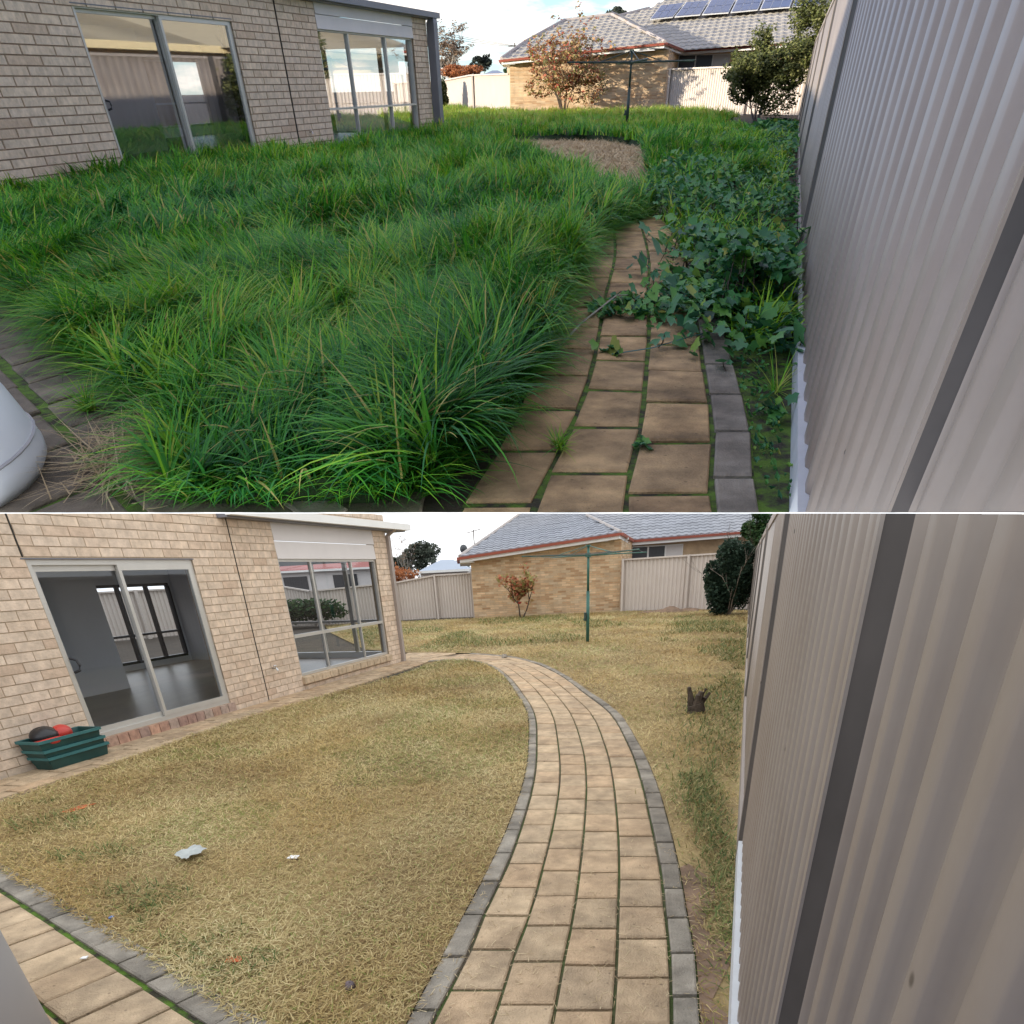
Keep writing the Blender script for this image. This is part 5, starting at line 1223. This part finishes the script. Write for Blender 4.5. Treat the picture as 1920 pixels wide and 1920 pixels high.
# blades hanging over the paving at the edges
E_ = np.array(EDGE[1:22]); seglen = np.linalg.norm(np.diff(E_, axis=0) / [1, 2.1], axis=1); pk_ = RNG.choice(len(seglen), 9000, p=seglen / seglen.sum()); tt = RNG.uniform(size=(9000, 1))
Pe = E_[pk_] * (1 - tt) + E_[pk_ + 1] * tt; dd = (E_[pk_ + 1] - E_[pk_]); on = np.stack([dd[:, 1], -dd[:, 0]], 1); on = on / [1, 2.1]; on /= np.linalg.norm(on, axis=1)[:, None]
if True:
    tst = Pe + on * .15
    sgn = np.where(inpoly(tst[:, 0], tst[:, 1], EDGE), -1, 1); on = on * sgn[:, None]
az = np.arctan2(on[:, 1], on[:, 0]) + RNG.normal(0, .9, 9000); Pe = Pe - on * np.abs(RNG.normal(0, .12, (9000, 1))) * [1, 2]
parts.append(blades(np.c_[Pe, np.full(9000, .01)], RNG.uniform(.15, .48, 9000), az, RNG.uniform(.1, .9, 9000), RNG.uniform(.8, 1.9, 9000), np.full(9000, .0065) * (1 + Pe[:, 1] / 16), np.clip(RNG.normal(.42, .2, 9000), 0, 1), 6, KA, 'A'))
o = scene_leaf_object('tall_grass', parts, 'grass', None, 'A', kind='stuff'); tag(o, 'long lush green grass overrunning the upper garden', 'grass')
# dry flattened patch
DRY = [(-.3, 29.5), (.2, 31.5), (2.8, 30.6), (3.4, 27), (2.8, 21), (2.4, 18), (2.3, 15.2), (1.6, 14.2), (1.1, 18.0), (.6, 22), (.0, 26)]
flat_poly('bare_patch', DRY, 'dry_patch', 'A', .012)
P = poly_points(DRY, 11000); P = P + RNG.normal(size=P.shape) * [.16, .8]; n = len(P)
o = scene_leaf_object('dead_grass', [blades(np.c_[P, np.full(n, .014)], RNG.uniform(.06, .25, n), RNG.uniform(0, 6.28, n), RNG.uniform(.9, 1.5, n), RNG.uniform(0, .5, n), np.full(n, .016), RNG.uniform(0, 1, n), 3, KA, 'A'),
    (lambda Q: blades(np.c_[Q, np.full(len(Q), .03)], RNG.uniform(.1, .35, len(Q)), RNG.uniform(0, 6.28, len(Q)), RNG.uniform(.9, 1.6, len(Q)), RNG.uniform(-.6, .9, len(Q)), np.full(len(Q), .005), RNG.uniform(0, .8, len(Q)), 4, KA, 'A'))(
        np.stack([RNG.normal(-1.62, .16, 1300), RNG.normal(3.75, .3, 1300)], 1))], 'clipping', None, 'A', kind='stuff')
tag(o, 'dead tan grass lying on the bare patch and at the grass edge', 'grass')

b = MB(); b.quad((.9, 2.7, .006), (1.35, 2.7, .006), (1.9, 5.6, .006), (1.2, 5.6, .006)); o = b.build('mossy_soil', 'moss', None, 'A'); o['kind'] = 'structure'
# broadleaf weeds along the fence: lobed leaves on stalks
def weed_patch(n, fn, lsz, hmin, hmax):
    P = fn(n); n = len(P); h = RNG.uniform(hmin, hmax, n) * (.35 + .9 * vnoise(P[:, 0], P[:, 1] / 2.1, 41, 1.4))
    C = np.c_[P, h * KA[2] + .02]; V = []; 
    az = RNG.uniform(0, 2 * PI, n); tl = RNG.normal(0, .45, (n, 2)); s = lsz * RNG.uniform(.35, 1.5, n)
    k = 10; a = np.linspace(0, 2 * PI, k, endpoint=False); rr_ = 1 + .22 * np.cos(a * 5); rr_[0] = .55
    X = np.cos(a)[None] * rr_[None] * s[:, None]; Y = np.sin(a)[None] * rr_[None] * s[:, None]
    ca, sa = np.cos(az)[:, None], np.sin(az)[:, None]; Xr = X * ca - Y * sa; Yr = X * sa + Y * ca
    Z = Xr * tl[:, :1] + Yr * tl[:, 1:] - .18 * s[:, None] * (np.cos(a * 2.5)[None] ** 2)
    ring = np.stack([Xr, Yr, Z], 2) * (KA * [1, 1, 1.4]) + C[:, None, :]; cen = C[:, None, :] - [0, 0, .012]
    V = np.concatenate([cen, ring], 1); base = (np.arange(n) * (k + 1))[:, None, None]
    q = np.array([[0, 1 + i, 1 + (i + 1) % k, 1 + (i + 2) % k] for i in range(0, k, 2)])[None]
    s_ = sdist(V.reshape(-1, 3)).reshape(n, -1).max(1) < -.002
    F = (base + q)[s_].reshape(-1, 4)
    return V.reshape(-1, 3), F, np.repeat(np.clip(RNG.normal(.42, .24, n), 0, 1), k + 1), C
def along_fence(u0, u1, w0, w1, p=1.4):
    def fn(n):
        u = RNG.uniform(0, 1, n) ** p * (u1 - u0) + u0; wmax = np.interp(u, w0, w1)
        nn = RNG.uniform(0, 1, n) ** .8 * wmax + .06; return np.array([FFA(a, b_, 0)[:2] for a, b_ in zip(u, nn)])
    return fn
W1 = weed_patch(7500, along_fence(3.2, 26, [3.2, 5, 7.3, 9.7, 12.4, 16, 26], [.45, .8, 1.1, 1.9, 2.3, 2.2, 1.6]), .030, .08, .48)
W2 = weed_patch(1800, along_fence(20, 38, [20, 30, 38], [2.2, 1.7, 1.0], 1.), .07, .06, .28)
W3 = weed_patch(900, lambda n: np.stack([RNG.normal(1.55, .28, n), RNG.normal(6.4, .75, n)], 1), .032, .04, .22)
W4 = weed_patch(230, lambda n: np.stack([RNG.uniform(.55, 1.5, n), 0 * RNG.uniform(6.2, 6.6, n)], 1) + np.c_[np.zeros(n), 6.9 - .6 * RNG.uniform(0, 1, n)], .024, .03, .12)
W5 = weed_patch(350, lambda n: np.stack([RNG.normal(1.9, .25, n), RNG.normal(8.6, .9, n)], 1), .040, .1, .5)
W6 = weed_patch(150, lambda n: (lambda q: np.c_[.97 + .165 * (q - 2.95) + .16 * RNG.uniform(0, 1, n), q])(RNG.uniform(2.95, 5.2, n)), .009, .01, .05)
o = scene_leaf_object('weeds', [w[:3] for w in (W1, W2, W3, W4, W5, W6)], 'weed', None, 'A', kind='stuff'); tag(o, 'blue green broadleaf weeds crowding the foot of the right fence', 'weeds')
b = MB()
for w, st in ((W1, 9), (W3, 12), (W5, 6)):
    for c in w[3][::st]:
        b.tube([(c[0] + random.uniform(-.08, .08), c[1] + random.uniform(-.15, .15), 0), (c[0] + random.uniform(-.03, .03), c[1], c[2] * .55), tuple(c)], [.006, .005, .003], 4, (1, 1.5, .7), caps=False)
o = b.build('weed_stalks', 'bark', None, 'A', kind='stuff'); tag(o, 'thin dark stalks among the broadleaf weeds', 'weeds')
# grassy tufts in the weeds
n = 9000; u = RNG.uniform(2.5, 26, n); nn = RNG.uniform(.1, 1.0, n) * np.interp(u, [2.5, 7, 12, 26], [.7, 1.2, 2.4, 2.4]); k = vnoise(u, nn * 2, 51, .6) > .45; Pw = np.array([FFA(a, c, 0)[:2] for a, c in zip(u[k], nn[k])]); n = len(Pw)
P_t = [blades(np.c_[Pw, np.full(n, .01)], RNG.uniform(.2, .55, n), RNG.uniform(0, 6.3, n), RNG.uniform(.1, .8, n), RNG.uniform(.3, 1.5, n), .008 + .0012 * Pw[:, 1], RNG.uniform(.3, .9, n), 4, KA, 'A')]
o = scene_leaf_object('weed_grass', P_t, 'grass', None, 'A', kind='stuff'); tag(o, 'grass blades mixed into the broadleaf weeds', 'grass')
# single small plants on the pavers
def tuft(x, y, n, L, label, name='grass_tuft', m_='grass', w=.006):
    q = [blades(np.c_[RNG.normal(x, .012, n), RNG.normal(y, .02, n), np.full(n, .02)], RNG.uniform(.4, 1, n) * L, RNG.uniform(0, 6.3, n), RNG.uniform(.2, 1.2, n), RNG.uniform(.2, 1., n), np.full(n, w), RNG.uniform(.35, 1, n), 5, KA, 'A')]
    o = scene_leaf_object(name, q, m_, None, 'A', loc=(x, y, 0)); tag(o, label, 'weed')
tuft(.20, 3.62, 60, .16, 'small grass tuft growing from a joint between the tan pavers')
tuft(1.40, 4.45, 26, .34, 'thin grass tuft on the bare soil beside the steel fence')
tuft(-2.25, 4.35, 90, .28, 'grass tuft with tan stems spreading over the left side path')
w = weed_patch(7, lambda n: np.stack([RNG.normal(.57, .02, n), RNG.normal(3.63, .03, n)], 1), .02, .02, .06); o = scene_leaf_object('clover', [w[:3]], 'weed', None, 'A', loc=(.57, 3.63, 0)); tag(o, 'tiny blue green seedling in the joint of the near pavers', 'weed')
w = weed_patch(9, lambda n: np.stack([RNG.normal(1.28, .03, n), RNG.normal(4.0, .05, n)], 1), .028, .03, .12); o = scene_leaf_object('seedling', [w[:3]], 'weed', None, 'A', loc=(1.28, 4.0, 0)); tag(o, 'small broadleaf seedling on the soil right of the grey kerb', 'weed')
w = weed_patch(8, lambda n: np.stack([RNG.normal(.58, .04, n), RNG.normal(5.35, .05, n)], 1), .026, .03, .10); o = scene_leaf_object('runner_weed', [w[:3]], 'weed', None, 'A', loc=(.58, 5.35, 0)); tag(o, 'leafy weed runner creeping across the tan pavers', 'weed')
b = MB(); b.tube([(.15, 5.0, .03), (.45, 5.9, .07), (.75, 6.6, .10), (.95, 6.9, .06)], [.008, .007, .005, .003], 5, (1, 1.5, .7)); o = b.build('dry_stalk', 'bark_pale', None, 'A', loc=(.4, 5.8, 0)); tag(o, 'long dry pale stalk lying across the path edge', 'stalk')
b = MB(); b.tube([(.60, 5.3, .025), (.85, 5.35, .04), (1.15, 5.6, .05), (1.3, 5.75, .04)], [.004] * 4, 4, (1, 1.5, .7)); o = b.build('creeping_runner', 'tub_rim', None, 'A', loc=(.9, 5.4, 0)); tag(o, 'thin green runner stem crossing the tan pavers', 'stalk')

# ------------------------------------------------------------------ trim everything at the terrace boundary
bpy.context.view_layer.update()
for o, g in ALLOBJ:
    me = o.data; nv = len(me.vertices)
    if nv == 0: continue
    co = np.empty(nv * 3, np.float32); me.vertices.foreach_get('co', co); co = co.reshape(-1, 3)
    mw = np.array(o.matrix_world); Pw = co @ mw[:3, :3].T + mw[:3, 3]
    s = sdist(Pw) * (-1 if g == 'A' else 1) - .0008
    if s.min() >= 0: continue
    if s.max() <= 0:
        bpy.data.objects.remove(o); continue
    if nv > 60000: continue
    if me.users > 1: me = me.copy(); o.data = me
    bm = bmesh.new(); bm.from_mesh(me)
    mi = o.matrix_world.inverted(); co_ = mi @ (CAM + S_N * (.0008 if g == 'B' else -.0008)); no_ = (o.matrix_world.to_3x3().transposed() @ S_N).normalized()
    if g == 'B': no_ = -no_
    bmesh.ops.bisect_plane(bm, geom=bm.verts[:] + bm.edges[:] + bm.faces[:], plane_co=co_, plane_no=no_, clear_outer=True, dist=1e-6)
    if len(bm.verts) == 0: bm.free(); bpy.data.objects.remove(o); continue
    bm.to_mesh(me); bm.free()
for o in list(bpy.data.objects):
    for k_ in ('_loc', '_g'):
        if k_ in o: del o[k_]
for o in list(COL.objects):     # groups emptied by the trim
    if o.type == 'EMPTY' and not o.children: bpy.data.objects.remove(o)
